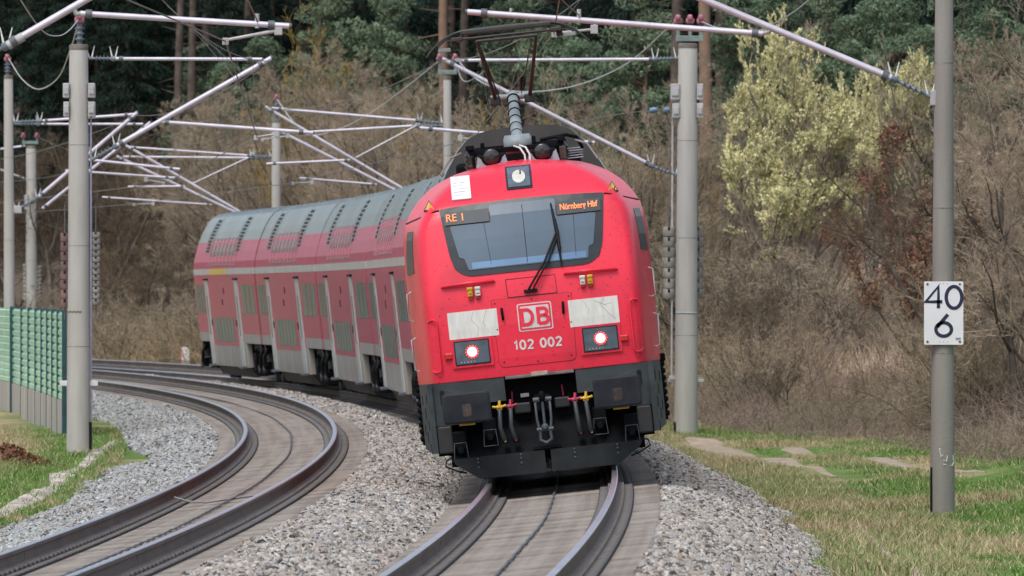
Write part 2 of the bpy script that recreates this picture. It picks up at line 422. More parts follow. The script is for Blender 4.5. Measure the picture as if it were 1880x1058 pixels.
# ================================================================== tracks
def uvmat(name, c1, c2, c3, kind):
    m = bpy.data.materials.new(name); m.use_nodes = True; N, Lk = m.node_tree.nodes, m.node_tree.links
    b = N['Principled BSDF']; b.inputs['Roughness'].default_value = .85; b.inputs['Specular IOR Level'].default_value = .25
    uv = N.new('ShaderNodeUVMap'); uv.uv_map = 'UVMap'
    def noise(sc, scale, det=4):
        mp = N.new('ShaderNodeMapping'); mp.inputs['Scale'].default_value = sc; Lk.new(uv.outputs[0], mp.inputs[0])
        n = N.new('ShaderNodeTexNoise'); n.inputs['Scale'].default_value = scale; n.inputs['Detail'].default_value = det; Lk.new(mp.outputs[0], n.inputs['Vector'])
        r = N.new('ShaderNodeMapRange'); r.inputs[1].default_value = .42; r.inputs[2].default_value = .60; Lk.new(n.outputs[0], r.inputs[0]); return r.outputs[0]
    cross = noise((.12, 1, 1), .75, 6); fine = noise((1, 1, 1), 9., 6); along = noise((6, .05, 1), 1.0, 3)
    wv = N.new('ShaderNodeTexWave'); wv.wave_type = 'BANDS'; wv.bands_direction = 'Y'; wv.inputs['Scale'].default_value = 1/.65/6.283*6.283/1.0*.5
    wv.inputs['Distortion'].default_value = .6; wv.inputs['Detail'].default_value = 1; wv.inputs['Detail Scale'].default_value = 1.5; Lk.new(uv.outputs[0], wv.inputs['Vector'])
    def mixc(f, a, bcol):
        mx = N.new('ShaderNodeMix'); mx.data_type = 'RGBA'
        Lk.new(f, mx.inputs[0])
        for k, v in ((6, a), (7, bcol)):
            if isinstance(v, tuple): mx.inputs[k].default_value = (*v, 1)
            else: Lk.new(v, mx.inputs[k])
        return mx.outputs[2]
    base = mixc(cross, c1, c2); base = mixc(fine, base, mixc(along, c1, c3))
    th = N.new('ShaderNodeMapRange'); th.inputs[1].default_value = .80; th.inputs[2].default_value = .98; th.inputs[4].default_value = .55; Lk.new(wv.outputs[0], th.inputs[0])
    base = mixc(th.outputs[0], base, tuple(c*.45 for c in c3))
    Lk.new(base, b.inputs['Base Color'])
    bp = N.new('ShaderNodeBump'); bp.inputs['Strength'].default_value = .5; bp.inputs['Distance'].default_value = .02; Lk.new(fine, bp.inputs['Height']); Lk.new(bp.outputs[0], b.inputs['Normal'])
    return m
slab_m = uvmat('slab_concrete', (.35, .31, .265), (.155, .13, .108), (.20, .17, .145), 0)
rail_side = mat('rail_side', (.125, .092, .072), rough=.65, var=.25, scale=.8, bump=.2, bscale=30)
rail_top = mat('rail_top', (.62, .62, .68), rough=.28, metal=1., var=.15, scale=3)
clip_m = mat('fastening', (.15, .14, .135), rough=.7, var=.2, scale=10)
cable_m = mat('line_cable', (.12, .13, .145), rough=.7, var=.2, scale=3)
DMIN, DMAX = 80., 514.
dl = np.concatenate([np.arange(DMIN, 230, 1.5), np.arange(230, DMAX, 3.)])
arc = lambda d: d      # arc length is close to depth along this curve
def sweep(prof, left, mb, mi=0, ds=dl, closed=True, mis=None, smooth=False):
    fr = [tframe(d, left) for d in ds]; n = len(prof); vs = []
    for (c, L, U, t) in fr:
        for (a, b) in prof: vs.append(c+L*a+U*b)
    m = len(ds); kk = n if closed else n-1
    for k in range(kk):
        fs = [(i*n+k, i*n+(k+1) % n, (i+1)*n+(k+1) % n, (i+1)*n+k) for i in range(m-1)]
        b0 = len(mb.v)
        if k == 0: base = b0; mb.v += [tuple(p) for p in vs]
        for f in fs: mb.f.append(tuple(base+i for i in f)); mb.m.append(mis[k] if mis else mi); mb.sm.append(smooth)
    if closed:
        mb.f.append(tuple(base+i for i in range(n))); mb.m.append(mi); mb.sm.append(False)
        mb.f.append(tuple(base+(m-1)*n+i for i in range(n))); mb.m.append(mi); mb.sm.append(False)
SLB, SLH = -.215, 1.27
def make_track(left, label):
    t = thing('railway_track', label, 'track', (float(tx(90, left)), 90, 0), 'slab tracks')
    # slab with UV (across, along)
    prof = [(-SLH, -.62), (-SLH, SLB-.03), (-SLH+.04, SLB), (-.55, SLB), (0, SLB), (.55, SLB), (SLH-.04, SLB), (SLH, SLB-.03), (SLH, -.62)]
    mb = MB(); sweep(prof, left, mb)
    o = wbuild(mb, 'slab', slab_m, t)
    me = o.data; uv = me.uv_layers.new(name='UVMap'); n = len(prof)
    vi = np.zeros(len(me.loops), np.int32); me.loops.foreach_get('vertex_index', vi)
    us = np.array([p[0] for p in prof])[vi % n]; vs = dl[np.minimum(vi//n, len(dl)-1)]
    uv.data.foreach_set('uv', np.stack([us, vs], -1).astype(np.float32).ravel())
    # rails
    for s in (-.75, .75):
        hw = .036
        P = [(-.075, -.172), (-.075, -.160), (-.012, -.135), (-.009, -.055), (-hw, -.042), (-hw, -.010), (-.026, 0), (.026, 0), (hw, -.010), (hw, -.042), (.009, -.055), (.012, -.135), (.075, -.160), (.075, -.172)]
        P = [(a+s, b) for a, b in P]
        mis = [0]*14
        for k in (5, 6, 7): mis[k] = 1
        mb = MB(); sweep(P, left, mb, mis=mis)
        for d in np.arange(104 if s < 0 else 96, 310, 30.):      # rail joint lines (welds)
            c, L, U, tt = tframe(d, left); q = c+L*s
            B = Matrix(((L[0], tt[0], U[0], q[0]), (L[1], tt[1], U[1], q[1]), (L[2], tt[2], U[2], q[2]), (0, 0, 0, 1)))
            mb.box((-.014, -.02, -.15), (.014, .02, -.045), 2, B)
        wbuild(mb, 'rail', [rail_side, rail_top, clip_m], t)
    mb = MB()
    for s in (-.75, .75):
        for q in (-1, 1):
            a0, a1 = sorted((s+q*.076, s+q*.20)); sweep([(a0, SLB+.003), (a0, SLB+.02), (a1, SLB+.02), (a1, SLB+.003)], left, mb)
    o = wbuild(mb, 'rail_pad', mat('rail_pad', (.012, .011, .011), rough=.9, var=.2), t)
    # fastenings: rib plates and spring clips beside each rail foot
    vs, fs = [], []
    bx = np.array([(x, y, z) for z in (0, 1) for y in (0, 1) for x in (0, 1)], float)
    bf = np.array([(0, 2, 3, 1), (4, 5, 7, 6), (0, 1, 5, 4), (1, 3, 7, 5), (3, 2, 6, 7), (2, 0, 4, 6)])
    def bar(c, L, U, tt, a0, a1, y0, y1, b0, b1):
        q = np.array([a0, y0, b0])+bx*np.array([a1-a0, y1-y0, b1-b0])
        fs.append(bf+8*len(vs)); vs.append(c+q[:, :1]*L+q[:, 1:2]*tt+q[:, 2:]*U)
    step = .65
    for d in np.arange(88, 450, step):
        c, L, U, tt = tframe(d, left)
        for s in (-.75, .75):
            for q in (-1, 1):
                a0, a1 = sorted((s+q*.088, s+q*.19))
                bar(c, L, U, tt, a0, a1, -.15, .15, SLB+.005, SLB+.029)
                a0, a1 = sorted((s+q*.05, s+q*.095))
                bar(c, L, U, tt, a0, a1, -.10, .10, SLB+.02, SLB+.062)
    o = np_mesh('rail_fastening', np.concatenate(vs)-np.array(t.location), np.concatenate(fs), clip_m, t); tag(o, kind='stuff')
    # knotted cable lying between the rails
    pts = []; rr = []
    for d in np.concatenate([np.arange(85, 230, .6), np.arange(230, 480, 2.5)]):
        c, L, U, tt = tframe(d, left)
        wob = .006*math.sin(d*2.1)+.010*math.sin(d*.23)
        pts.append(c+L*(.02+wob)+U*(SLB+.022)); rr.append(.012+.006*math.sin(d*5.2))
    mb = MB(); mb.path(pts, rr, 6); wbuild(mb, 'line_cable', cable_m, t)
    return t
track_r = make_track(False, 'canted slab track under the red train')
track_l = make_track(True, 'empty canted slab track bending round behind the concrete mast')
# earth wire across the empty track
mb = MB(); c, L, U, tt = tframe(134, True); c2, L2, U2, _ = tframe(135.5, True)
mb.path([c+L*-.66+U*-.10, c+L*-.5+U*(SLB+.05), c+L*-.3+U*(SLB+.014), c2+L2*.1+U2*(SLB+.012), c2+L2*.6+U2*(SLB+.02)], .012, 6)
o = mb.build('earth_wire', mat('wire_grey', (.28, .29, .30), rough=.6)); tag(o, 'thin grey earth wire lying across the empty track between its rails', 'wire')

# ================================================================== ballast
def edge(left, s, d):      # slab edge in world
    c, L, U, t = tframe(d, left); return c+L*(s*SLH)+U*(SLB-.03)
def ballast_strip(name, label, e0, e1, ncol, hump, dsb, seed, dens, tone='tan'):
    """rows between edge functions e0(d), e1(d) -> 3-D"""
    rows = []; dv = []
    for d in dsb:
        a, b = np.array(e0(d)), np.array(e1(d)); t = np.linspace(0, 1, ncol)[:, None]
        p = a*(1-t)+b*t; p[:, 2] += hump(t[:, 0], d)
        rows.append(p)
    V = np.concatenate(rows)
    V[:, 2] += (snoise(V[:, 0], V[:, 1], .35, seed)-.5)*.07+(snoise(V[:, 0], V[:, 1], 1.3, seed+1)-.5)*.08
    n = len(dsb); idx = np.arange(n*ncol).reshape(n, ncol)
    Fs = np.stack([idx[:-1, :-1], idx[:-1, 1:], idx[1:, 1:], idx[1:, :-1]], -1).reshape(-1, 4)
    dd = np.interp(V[:, 1], [86, 90, 110, 160, 230, 306, 440, 500], [0, 330, 330, 270, 170, 115, 65, 0])*dens
    me_o = np_mesh(name, V, Fs, bal_base, smooth=True)
    at_ = me_o.data.attributes.new('dens', 'FLOAT', 'POINT'); at_.data.foreach_set('value', dd.astype(np.float32))
    tag(me_o, label, 'gravel', kind='stuff')
    md = me_o.modifiers.new('stones', 'NODES'); md.node_group = stones_tree(tone)
    return me_o
def stone_material(tint=(1, 1, 1)):
    m = bpy.data.materials.new('ballast_stone'); m.use_nodes = True; N, Lk = m.node_tree.nodes, m.node_tree.links
    b = N['Principled BSDF']; b.inputs['Roughness'].default_value = .85; b.inputs['Specular IOR Level'].default_value = .3
    oi = N.new('ShaderNodeObjectInfo'); r = N.new('ShaderNodeValToRGB'); r.color_ramp.interpolation = 'LINEAR'
    e = r.color_ramp.elements
    cols = [(0, (.05, .048, .045)), (.12, (.13, .115, .105)), (.25, (.30, .27, .24)), (.42, (.42, .40, .375)), (.55, (.36, .30, .25)), (.68, (.31, .33, .36)), (.80, (.46, .43, .39)), (.92, (.58, .56, .53)), (1., (.40, .30, .23))]
    e[0].position, e[0].color = cols[0][0], (*cols[0][1], 1); e[1].position, e[1].color = cols[-1][0], (*cols[-1][1], 1)
    for p, c in cols[1:-1]:
        q = e.new(p); q.color = (*c, 1)
    Lk.new(oi.outputs['Random'], r.inputs[0])
    tc = N.new('ShaderNodeTexCoord'); n = N.new('ShaderNodeTexNoise'); n.inputs['Scale'].default_value = 45; Lk.new(tc.outputs['Object'], n.inputs['Vector'])
    mr = N.new('ShaderNodeMapRange'); mr.inputs[3].default_value = .7; mr.inputs[4].default_value = 1.25; Lk.new(n.outputs[0], mr.inputs[0])
    mx = N.new('ShaderNodeMix'); mx.data_type = 'RGBA'; mx.blend_type = 'MULTIPLY'; mx.inputs[0].default_value = 1
    Lk.new(r.outputs[0], mx.inputs[6]); Lk.new(mr.outputs[0], mx.inputs[7])
    m2 = N.new('ShaderNodeMix'); m2.data_type = 'RGBA'; m2.blend_type = 'MULTIPLY'; m2.inputs[0].default_value = 1; m2.inputs[7].default_value = (*tint, 1)
    Lk.new(mx.outputs[2], m2.inputs[6]); Lk.new(m2.outputs[2], b.inputs['Base Color'])
    return m
stone_m = {'tan': stone_material((.93, .93, .92)), 'blue': stone_material((.86, .95, 1.0))}
def base_stone():
    m = bpy.data.materials.new('ballast_bed'); m.use_nodes = True; N, Lk = m.node_tree.nodes, m.node_tree.links
    b = N['Principled BSDF']; b.inputs['Roughness'].default_value = .95; b.inputs['Specular IOR Level'].default_value = .1
    tc = N.new('ShaderNodeTexCoord'); v = N.new('ShaderNodeTexVoronoi'); v.inputs['Scale'].default_value = 16; Lk.new(tc.outputs['Object'], v.inputs['Vector'])
    hs = N.new('ShaderNodeSeparateColor'); Lk.new(v.outputs['Color'], hs.inputs[0])
    r = N.new('ShaderNodeMapRange'); r.inputs[3].default_value = .3; r.inputs[4].default_value = 1.2; Lk.new(hs.outputs[0], r.inputs[0])
    mx = N.new('ShaderNodeMix'); mx.data_type = 'RGBA'; mx.blend_type = 'MULTIPLY'; mx.inputs[0].default_value = 1; mx.inputs[6].default_value = (.24, .22, .20, 1)
    Lk.new(r.outputs[0], mx.inputs[7]); Lk.new(mx.outputs[2], b.inputs['Base Color'])
    return m
bal_base = base_stone()
_st = {}
def stones_tree(tone):
    if tone in _st: return _st[tone]
    g = bpy.data.node_groups.new('stone_scatter', 'GeometryNodeTree'); _st[tone] = g
    g.interface.new_socket('Geometry', in_out='INPUT', socket_type='NodeSocketGeometry')
    g.interface.new_socket('Geometry', in_out='OUTPUT', socket_type='NodeSocketGeometry')
    N, Lk = g.nodes, g.links
    gi, go = N.new('NodeGroupInput'), N.new('NodeGroupOutput')
    na = N.new('GeometryNodeInputNamedAttribute'); na.data_type = 'FLOAT'; na.inputs[0].default_value = 'dens'
    dp = N.new('GeometryNodeDistributePointsOnFaces'); Lk.new(gi.outputs[0], dp.inputs[0]); Lk.new(na.outputs[0], dp.inputs['Density'])
    join = N.new('GeometryNodeJoinGeometry'); src = N.new('GeometryNodeJoinGeometry')
    for k in range(6):
        ic = N.new('GeometryNodeMeshIcoSphere'); ic.inputs['Radius'].default_value = .041; ic.inputs['Subdivisions'].default_value = 1
        sp = N.new('GeometryNodeSetPosition'); rv = N.new('FunctionNodeRandomValue'); rv.data_type = 'FLOAT_VECTOR'
        rv.inputs[0].default_value = (-.017, -.017, -.017); rv.inputs[1].default_value = (.017, .017, .017); rv.inputs['Seed'].default_value = 11*k+3
        Lk.new(ic.outputs[0], sp.inputs[0]); Lk.new(rv.outputs[0], sp.inputs['Offset'])
        sm = N.new('GeometryNodeSetMaterial'); sm.inputs['Material'].default_value = stone_m[tone]; Lk.new(sp.outputs[0], sm.inputs[0])
        gt = N.new('GeometryNodeGeometryToInstance'); Lk.new(sm.outputs[0], gt.inputs[0]); Lk.new(gt.outputs[0], src.inputs[0])
    ip = N.new('GeometryNodeInstanceOnPoints'); Lk.new(dp.outputs[0], ip.inputs['Points']); Lk.new(src.outputs[0], ip.inputs['Instance']); ip.inputs['Pick Instance'].default_value = True
    rr = N.new('FunctionNodeRandomValue'); rr.data_type = 'FLOAT_VECTOR'; rr.inputs[1].default_value = (6.28, 6.28, 6.28); Lk.new(rr.outputs[0], ip.inputs['Rotation'])
    # stones a little bigger where they are sown thinner, so the cover stays closed
    pos = N.new('GeometryNodeInputPosition'); sx = N.new('ShaderNodeSeparateXYZ'); Lk.new(pos.outputs[0], sx.inputs[0])
    mr = N.new('ShaderNodeMapRange'); mr.inputs[1].default_value = 138; mr.inputs[2].default_value = 336; mr.inputs[3].default_value = .95; mr.inputs[4].default_value = 1.5; Lk.new(sx.outputs['Y'], mr.inputs[0])
    rs = N.new('FunctionNodeRandomValue'); rs.data_type = 'FLOAT_VECTOR'; rs.inputs[0].default_value = (.6, .6, .5); rs.inputs[1].default_value = (1.35, 1.25, 1.1); rs.inputs['Seed'].default_value = 5
    vm = N.new('ShaderNodeVectorMath'); vm.operation = 'SCALE'; Lk.new(rs.outputs[0], vm.inputs[0]); Lk.new(mr.outputs[0], vm.inputs['Scale']); Lk.new(vm.outputs[0], ip.inputs['Scale'])
    Lk.new(gi.outputs[0], join.inputs[0]); Lk.new(ip.outputs[0], join.inputs[0]); Lk.new(join.outputs[0], go.inputs[0])
    return g
dsb = np.concatenate([np.arange(86, 214, .6), np.arange(214, 500, 1.6)])
ballast_strip('ballast', 'grey ballast heaped between the two tracks', lambda d: edge(True, 1, d), lambda d: edge(False, -1, d), 9, lambda t, d: .10*np.sin(np.pi*t)-.01, dsb, 21, 1.)
def toe_r(d):
    x = float(tx(d))+3.05+.25*(float(snoise([d], [0], 6., 4)[0])-.5); return (x, d, -.76)
ballast_strip('ballast', 'grey ballast shoulder sloping to the grass verge beside the train', lambda d: edge(False, 1, d), toe_r, 10, lambda t, d: .10*np.sin(np.pi*np.clip(t*1.15, 0, 1))**.8-.01, dsb, 31, .95)
def toe_l(d):
    x = float(tx(d, True))-2.95+.45*(float(snoise([d], [0], 9., 6)[0])-.5)+.35*math.exp(-((d-196)/14.)**2); return (x, d, -.78)
ballast_strip('ballast', 'bluish grey ballast between the empty track and the grass with the stone channel', toe_l, lambda d: edge(True, -1, d), 9, lambda t, d: .06*np.sin(np.pi*t)-.01, dsb, 41, 1., 'blue')
# ================================================================== train
red_loco = mat('red_paint_clean', (.80, .034, .068), rough=.32, var=.10, scale=1.6, coat=.10, spec=.25, col2=(.70, .034, .066), bump=.04, bscale=3, grime=1.)
red_coach = mat('red_paint_dirty', (.47, .030, .10), rough=.30, var=.2, scale=1.0, coat=0., spec=.16, col2=(.37, .038, .092), streak=(1., 1.2, .15))
grey_light = mat('skirt_grey', (.32, .295, .27), rough=.5, var=.25, scale=1.2, streak=(1, 1.5, .3), coat=.2)
stripe_m = mat('stripe_grey', (.50, .50, .48), rough=.4, var=.12, scale=1.5, coat=.3)
roof_m = mat('roof_grey', (.05, .082, .098), rough=.2, var=.35, scale=1.0, coat=0., spec=.2, col2=(.125, .165, .185), streak=(1, .5, .5))  # paler streaks in the colour stand in for sky sheen
beam_m = mat('beam_grey', (.050, .060, .065), rough=.55, spec=.2, var=.25, scale=3.5, bump=.1, bscale=40)
dark_m = mat('underframe_dark', (.007, .008, .010), rough=.6, var=.3, scale=5, spec=.06)
black_m = mat('black_rubber', (.008, .008, .009), rough=.55, var=.2, scale=8, spec=.25)
hood_m = mat('coach_end_dark', (.042, .048, .047), rough=.6, var=.2, scale=3)
buf_m = mat('buffer_steel', (.014, .017, .023), rough=.6, var=.3, scale=4, col2=(.030, .032, .036), spec=.15)
rust_m = mat('rust', (.060, .043, .036), rough=.8, var=.4, scale=14)
steel_m = mat('worn_steel', (.065, .078, .095), rough=.5, var=.2, scale=8)
whitep_m = mat('white_patch', (.66, .66, .62), rough=.5, var=.10, scale=4, streak=(4, 4, .8))
lett_m = mat('lettering_white', (.62, .58, .58), rough=.5, var=.1, scale=8)
gap_m = mat('panel_gap', (.05, .012, .014), rough=.7, var=.2, scale=5)
win_frame = mat('window_band', (.020, .028, .036), rough=.3, var=.1, scale=4, spec=.3)
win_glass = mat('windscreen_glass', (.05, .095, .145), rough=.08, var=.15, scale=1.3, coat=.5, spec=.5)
blue_reflect_m = mat('blue_reflection', (.07, .19, .36), rough=.12, var=.2, scale=2, coat=1.)
disp_m = mat('display_box', (.045, .058, .070), rough=.35, var=.1, scale=6, spec=.3)
led_m = mat('led_orange', (.8, .2, .05), emit=(1., .24, .07), estr=.95)
lampglass = mat('lamp_glass', (.10, .13, .17), rough=.08, var=.2, scale=8, coat=1.)
lampred = mat('lamp_red', (.8, .03, .03), emit=(1., .06, .06), estr=1.3)
lampcore = mat('lamp_core', (1, .8, .75), emit=(1., .55, .48), estr=1.15)
bulb_m = mat('lamp_reflector', (.66, .65, .58), rough=.25, var=.1, scale=20, coat=.5)
yellow_m = mat('yellow_plastic', (.62, .38, .015), rough=.35, var=.15, scale=15)
whitepl = mat('white_plastic', (.62, .62, .60), rough=.35, var=.1, scale=15)
cockred = mat('cock_red', (.42, .03, .08), rough=.5, var=.2, scale=20)
redlens = mat('red_lens', (.5, .008, .012), rough=.2, var=.1, scale=10, coat=1.)
side_glass = mat('coach_glass', (.030, .036, .048), rough=.2, var=.5, scale=1.1, spec=.16, col2=(.058, .066, .078), streak=(1, 1.0, .5), bump=.08, bscale=1.3)
yellowst = mat('stripe_yellow', (.60, .42, .05), rough=.4, var=.1, scale=3)
paper_m = mat('paper', (.72, .70, .76), rough=.6, var=.06, scale=10)
ink_m = mat('ink_grey', (.35, .35, .40), rough=.7, var=.1, scale=10)
horn_bracket = mat('bracket_pale', (.30, .37, .42), rough=.5, var=.15, scale=8)
porcel = mat('porcelain', (.014, .013, .013), rough=.25, var=.2, scale=10, coat=.6)
panto_m = mat('panto_arm', (.27, .31, .33), rough=.5, var=.2, scale=6)
pdark = mat('panto_dark', (.030, .033, .030), rough=.5, var=.25, scale=10)
warn_y = mat('warning_yellow', (.62, .36, .08), rough=.5, var=.1, scale=10)

def along_track(d0, dist):               # depth reached after dist metres along the train's track
    d = d0; n = 40
    for _ in range(n):
        e = .5; s = math.hypot(float(tx(d+e)-tx(d-e)), 2*e)/(2*e); d += dist/n/s
    return d
def vehicle_matrix(dfront, length, piv):
    """rigid body standing on two pivots"""
    da, db = along_track(dfront, piv), along_track(dfront, length-piv)
    ca, La, Ua, _ = tframe(da); cb, Lb, Ub, _ = tframe(db)
    t = (cb-ca); t /= np.linalg.norm(t); U = Ua+Ub; U = U-t*np.dot(U, t); U /= np.linalg.norm(U)
    X = np.cross(t, U); o = ca-t*piv
    return Matrix(((X[0], t[0], U[0], o[0]), (X[1], t[1], U[1], o[1]), (X[2], t[2], U[2], o[2]), (0, 0, 0, 1)))

# ---- locomotive: local x right, y towards the rear, z up from the rails
LOCO_D = 132.4; LOCO_L = 18.6
loco = thing('locomotive', 'bright red electric locomotive leaning into the curve at the head of the train', 'locomotive', M=vehicle_matrix(LOCO_D, LOCO_L, 4.4) @ Matrix.Translation((-.03, 0, -.15)))
_cv = np.array([(1.39, 1.455), (2.2, 1.47), (2.9, 1.47), (3.15, 1.452), (3.30, 1.42), (3.45, 1.34), (3.58, 1.235), (3.70, 1.10), (3.79, .94), (3.86, .76), (3.91, .52), (3.945, .25), (3.955, .02)])
_yf = np.array([(1.39, .0), (1.6, -.02), (2.0, -.025), (2.3, -.01), (2.5, .03), (2.7, .09), (3.0, .19), (3.3, .30), (3.45, .37), (3.6, .52), (3.72, .70), (3.82, .93), (3.9, 1.25), (3.955, 1.7)])
def W_(v): return float(np.interp(v, _cv[:, 0], _cv[:, 1]))
def Y_(v): return float(np.interp(v, _yf[:, 0], _yf[:, 1]))
def wf_(v): return W_(v)*(.865 if v < 3.2 else .865-.08*min(1, (v-3.2)/.5))
def front(u, v, off=0.):
    wf = wf_(v); a = min(abs(u), wf-.10)
    y = Y_(v)+.075*(a/1.25)**2
    if abs(u) > wf-.10:
        q = min(1., (abs(u)-wf+.10)/.10); y += .16*q*q
    e = .02; sl = (Y_(v+e)-Y_(v-e))/(2*e); nl = math.hypot(1, sl)
    return (u, y-off/nl, v+off*sl/nl)
def section(v):
    W, wf = W_(v), wf_(v); pts = []
    for k in range(9):
        u = (wf-.10)*k/8; pts.append((u, Y_(v)+.075*(u/1.25)**2))
    y0 = pts[-1][1]
    p0, p1, p2 = Vector((wf-.10, y0)), Vector((wf+.0, y0+.01)), Vector((wf+(W-wf)*.22, y0+.26))
    for k in range(1, 7):
        t = k/6; q = p0*(1-t)**2+p1*2*t*(1-t)+p2*t*t; pts.append((q.x, q.y))
    for k in range(1, 5): pts.append((p2.x+(W-p2.x)*k/4, p2.y+(max(Y_(v)+1.25, y0+.9)-p2.y)*k/4))
    y = pts[-1][1]
    for yy in (2.6, 6, 10, 14, LOCO_L): pts.append((W, max(yy, y+.1)))
    return pts
def cheek(side):
    def f(y, v, off=0.):
        W, wf = W_(v), wf_(v); y0 = Y_(v)+.075; q = (wf+(W-wf)*.22, y0+.26); e = (W, Y_(v)+1.25)
        t = (y-q[1])/(e[1]-q[1]); u = q[0]+(e[0]-q[0])*min(max(t, 0), 1)
        return (side*(u+off), y, v)
    return f
vv = np.concatenate([np.linspace(1.39, 3.1, 13), np.linspace(3.16, 3.955, 18)])
secs = [section(v) for v in vv]; n = len(secs[0]); full = []
for v, s in zip(vv, secs):
    row = [(-u, y, v) for u, y in reversed(s[1:])]+[(u, y, v) for u, y in s]; full.append(row)
m = len(full[0]); Vl = [p for r in full for p in r]
Fl = [(i*m+k, i*m+k+1, (i+1)*m+k+1, (i+1)*m+k) for i in range(len(vv)-1) for k in range(m-1)]
mb = MB(); mb.add(Vl, Fl, 0, True)
mb.add(Vl, [tuple(range((len(vv)-1)*m, len(vv)*m)), tuple(range(m)), tuple(i*m for i in range(len(vv)))+tuple(i*m+m-1 for i in reversed(range(len(vv))))], 0)
body = mb.build('body', red_loco, loco)
FR = front
# windscreen
ws = rounded([(-.985, 3.435), (.985, 3.435), (.905, 2.80), (.80, 2.61), (-.80, 2.61), (-.905, 2.80)], [.03, .03, .14, .16, .16, .14])
ws_top = [(u, v+.035*(1-(u/.985)**2)) for u, v in ws if v > 3.3]
wsp = [(u, v+(.035*(1-(u/1.)**2) if v > 3.3 else 0)) for u, v in ws]
k0 = max(i for i, p in enumerate(wsp) if p[1] > 3.3 and p[0] < 0)
wsp = wsp[:k0+1]+[(u, 3.435+.035*(1-u*u)) for u in (-.7, -.4, 0, .4, .7)]+wsp[k0+1:]
wscr = conform('windscreen', wsp, FR, .012, win_frame, loco, step=.12)
ig = rounded([(-.875, 3.22), (-.385, 3.22), (-.385, 3.425), (.395, 3.425), (.395, 3.21), (.865, 3.21), (.80, 2.84), (.74, 2.82), (.72, 2.68), (-.70, 2.68), (-.74, 2.82), (-.80, 2.84)], .02)
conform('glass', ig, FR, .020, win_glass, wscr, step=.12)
conform('painted_reflection', rounded(rect(-.66, .70, 2.69, 2.765), .01), FR, .024, blue_reflect_m, wscr)  # blue band painted in for a reflection low on the windscreen
for nm, (u0, u1, v0, v1) in (('a', (-.93, -.40, 3.235, 3.385)), ('b', (.41, .93, 3.225, 3.375))):
    dsp = conform('display', rect(u0, u1, v0, v1), FR, .027, disp_m, wscr)
    if nm == 'a': lettering('display_text', 'RE 1', .125, lambda a, b: FR(-.80+a, 3.31+b, .034), led_m, dsp, .0, 1.0)
    else: lettering('display_text', 'Nürnberg Hbf', .098, lambda a, b: FR(.67+a, 3.305+b, .032), led_m, dsp, .0012, .80)
mb = MB(); mb.path([FR(.0, 3.39, .024), FR(.0, 3.0, .024), FR(.0, 2.7, .024)], .0045, 4)
mb.path([FR(-.47, 3.22, .024), FR(-.43, 2.72, .024)], .003, 4); mb.path([FR(.60, 3.22, .024), FR(.58, 2.72, .024)], .003, 4)
mb.build('glass_wire', black_m, wscr)
# wiper
mb = MB()
mb.path([FR(-.02, 2.375, .05), FR(.0, 2.40, .09), FR(.20, 2.67, .09), FR(.375, 3.0, .07)], .014, 6)
mb.path([FR(.03, 2.36, .05), FR(.05, 2.40, .09), FR(.25, 2.68, .09), FR(.395, 2.99, .07)], .012, 6)
mb.path([FR(.345, 3.36, .045), FR(.385, 3.0, .06), FR(.40, 2.62, .045)], [.010, .024, .010], 6)
mb.path([FR(.37, 3.16, .06), FR(.39, 3.0, .075), FR(.395, 2.80, .06)], .02, 6)
mb.rbox((-.08, FR(0, 2.37)[1]-.06, 2.35), (.08, FR(0, 2.37)[1]+.01, 2.39), .01)
mb.build('wiper', black_m, loco)
# panels, seams
def seam(name, pts, wd=.009, m=gap_m, off=.004, parent=None):
    mb = MB(); P = []
    for a, b in zip(pts[:-1], pts[1:]):
        k = max(1, int(math.dist(a, b)/.08))
        P += [(a[0]+(b[0]-a[0])*i/k, a[1]+(b[1]-a[1])*i/k) for i in range(k)]
    P.append(pts[-1]); mb.path([FR(u, v, off-wd*.45) for u, v in P], wd*.6, 4); return mb.build(name, m, parent or loco)
hatch = rounded([(-.475, 2.30), (.475, 2.30), (.455, 1.50), (-.455, 1.50)], [.01, .01, .07, .07])
hp = conform('front_hatch', hatch, FR, .006, red_loco, loco)
seam('hatch_gap', hatch+[hatch[0]], .010, parent=hp)
mb = MB()
for u, v in [(-.44, 2.26), (.44, 2.26), (-.44, 1.95), (.44, 1.95), (-.40, 1.56), (.40, 1.56), (0, 1.53), (0, 2.27)]:
    p = Vector(FR(u, v, .004)); mb.lathe(p, (0, -1, 0), [(0, .009), (.006, .009), (.009, .005)], 8)
mb.build('bolt', black_m, hp)
sh = [(-.285, 2.53), (.305, 2.53), (.31, 2.315), (-.275, 2.315)]
seam('upper_hatch_gap', sh+[sh[0]], .008)
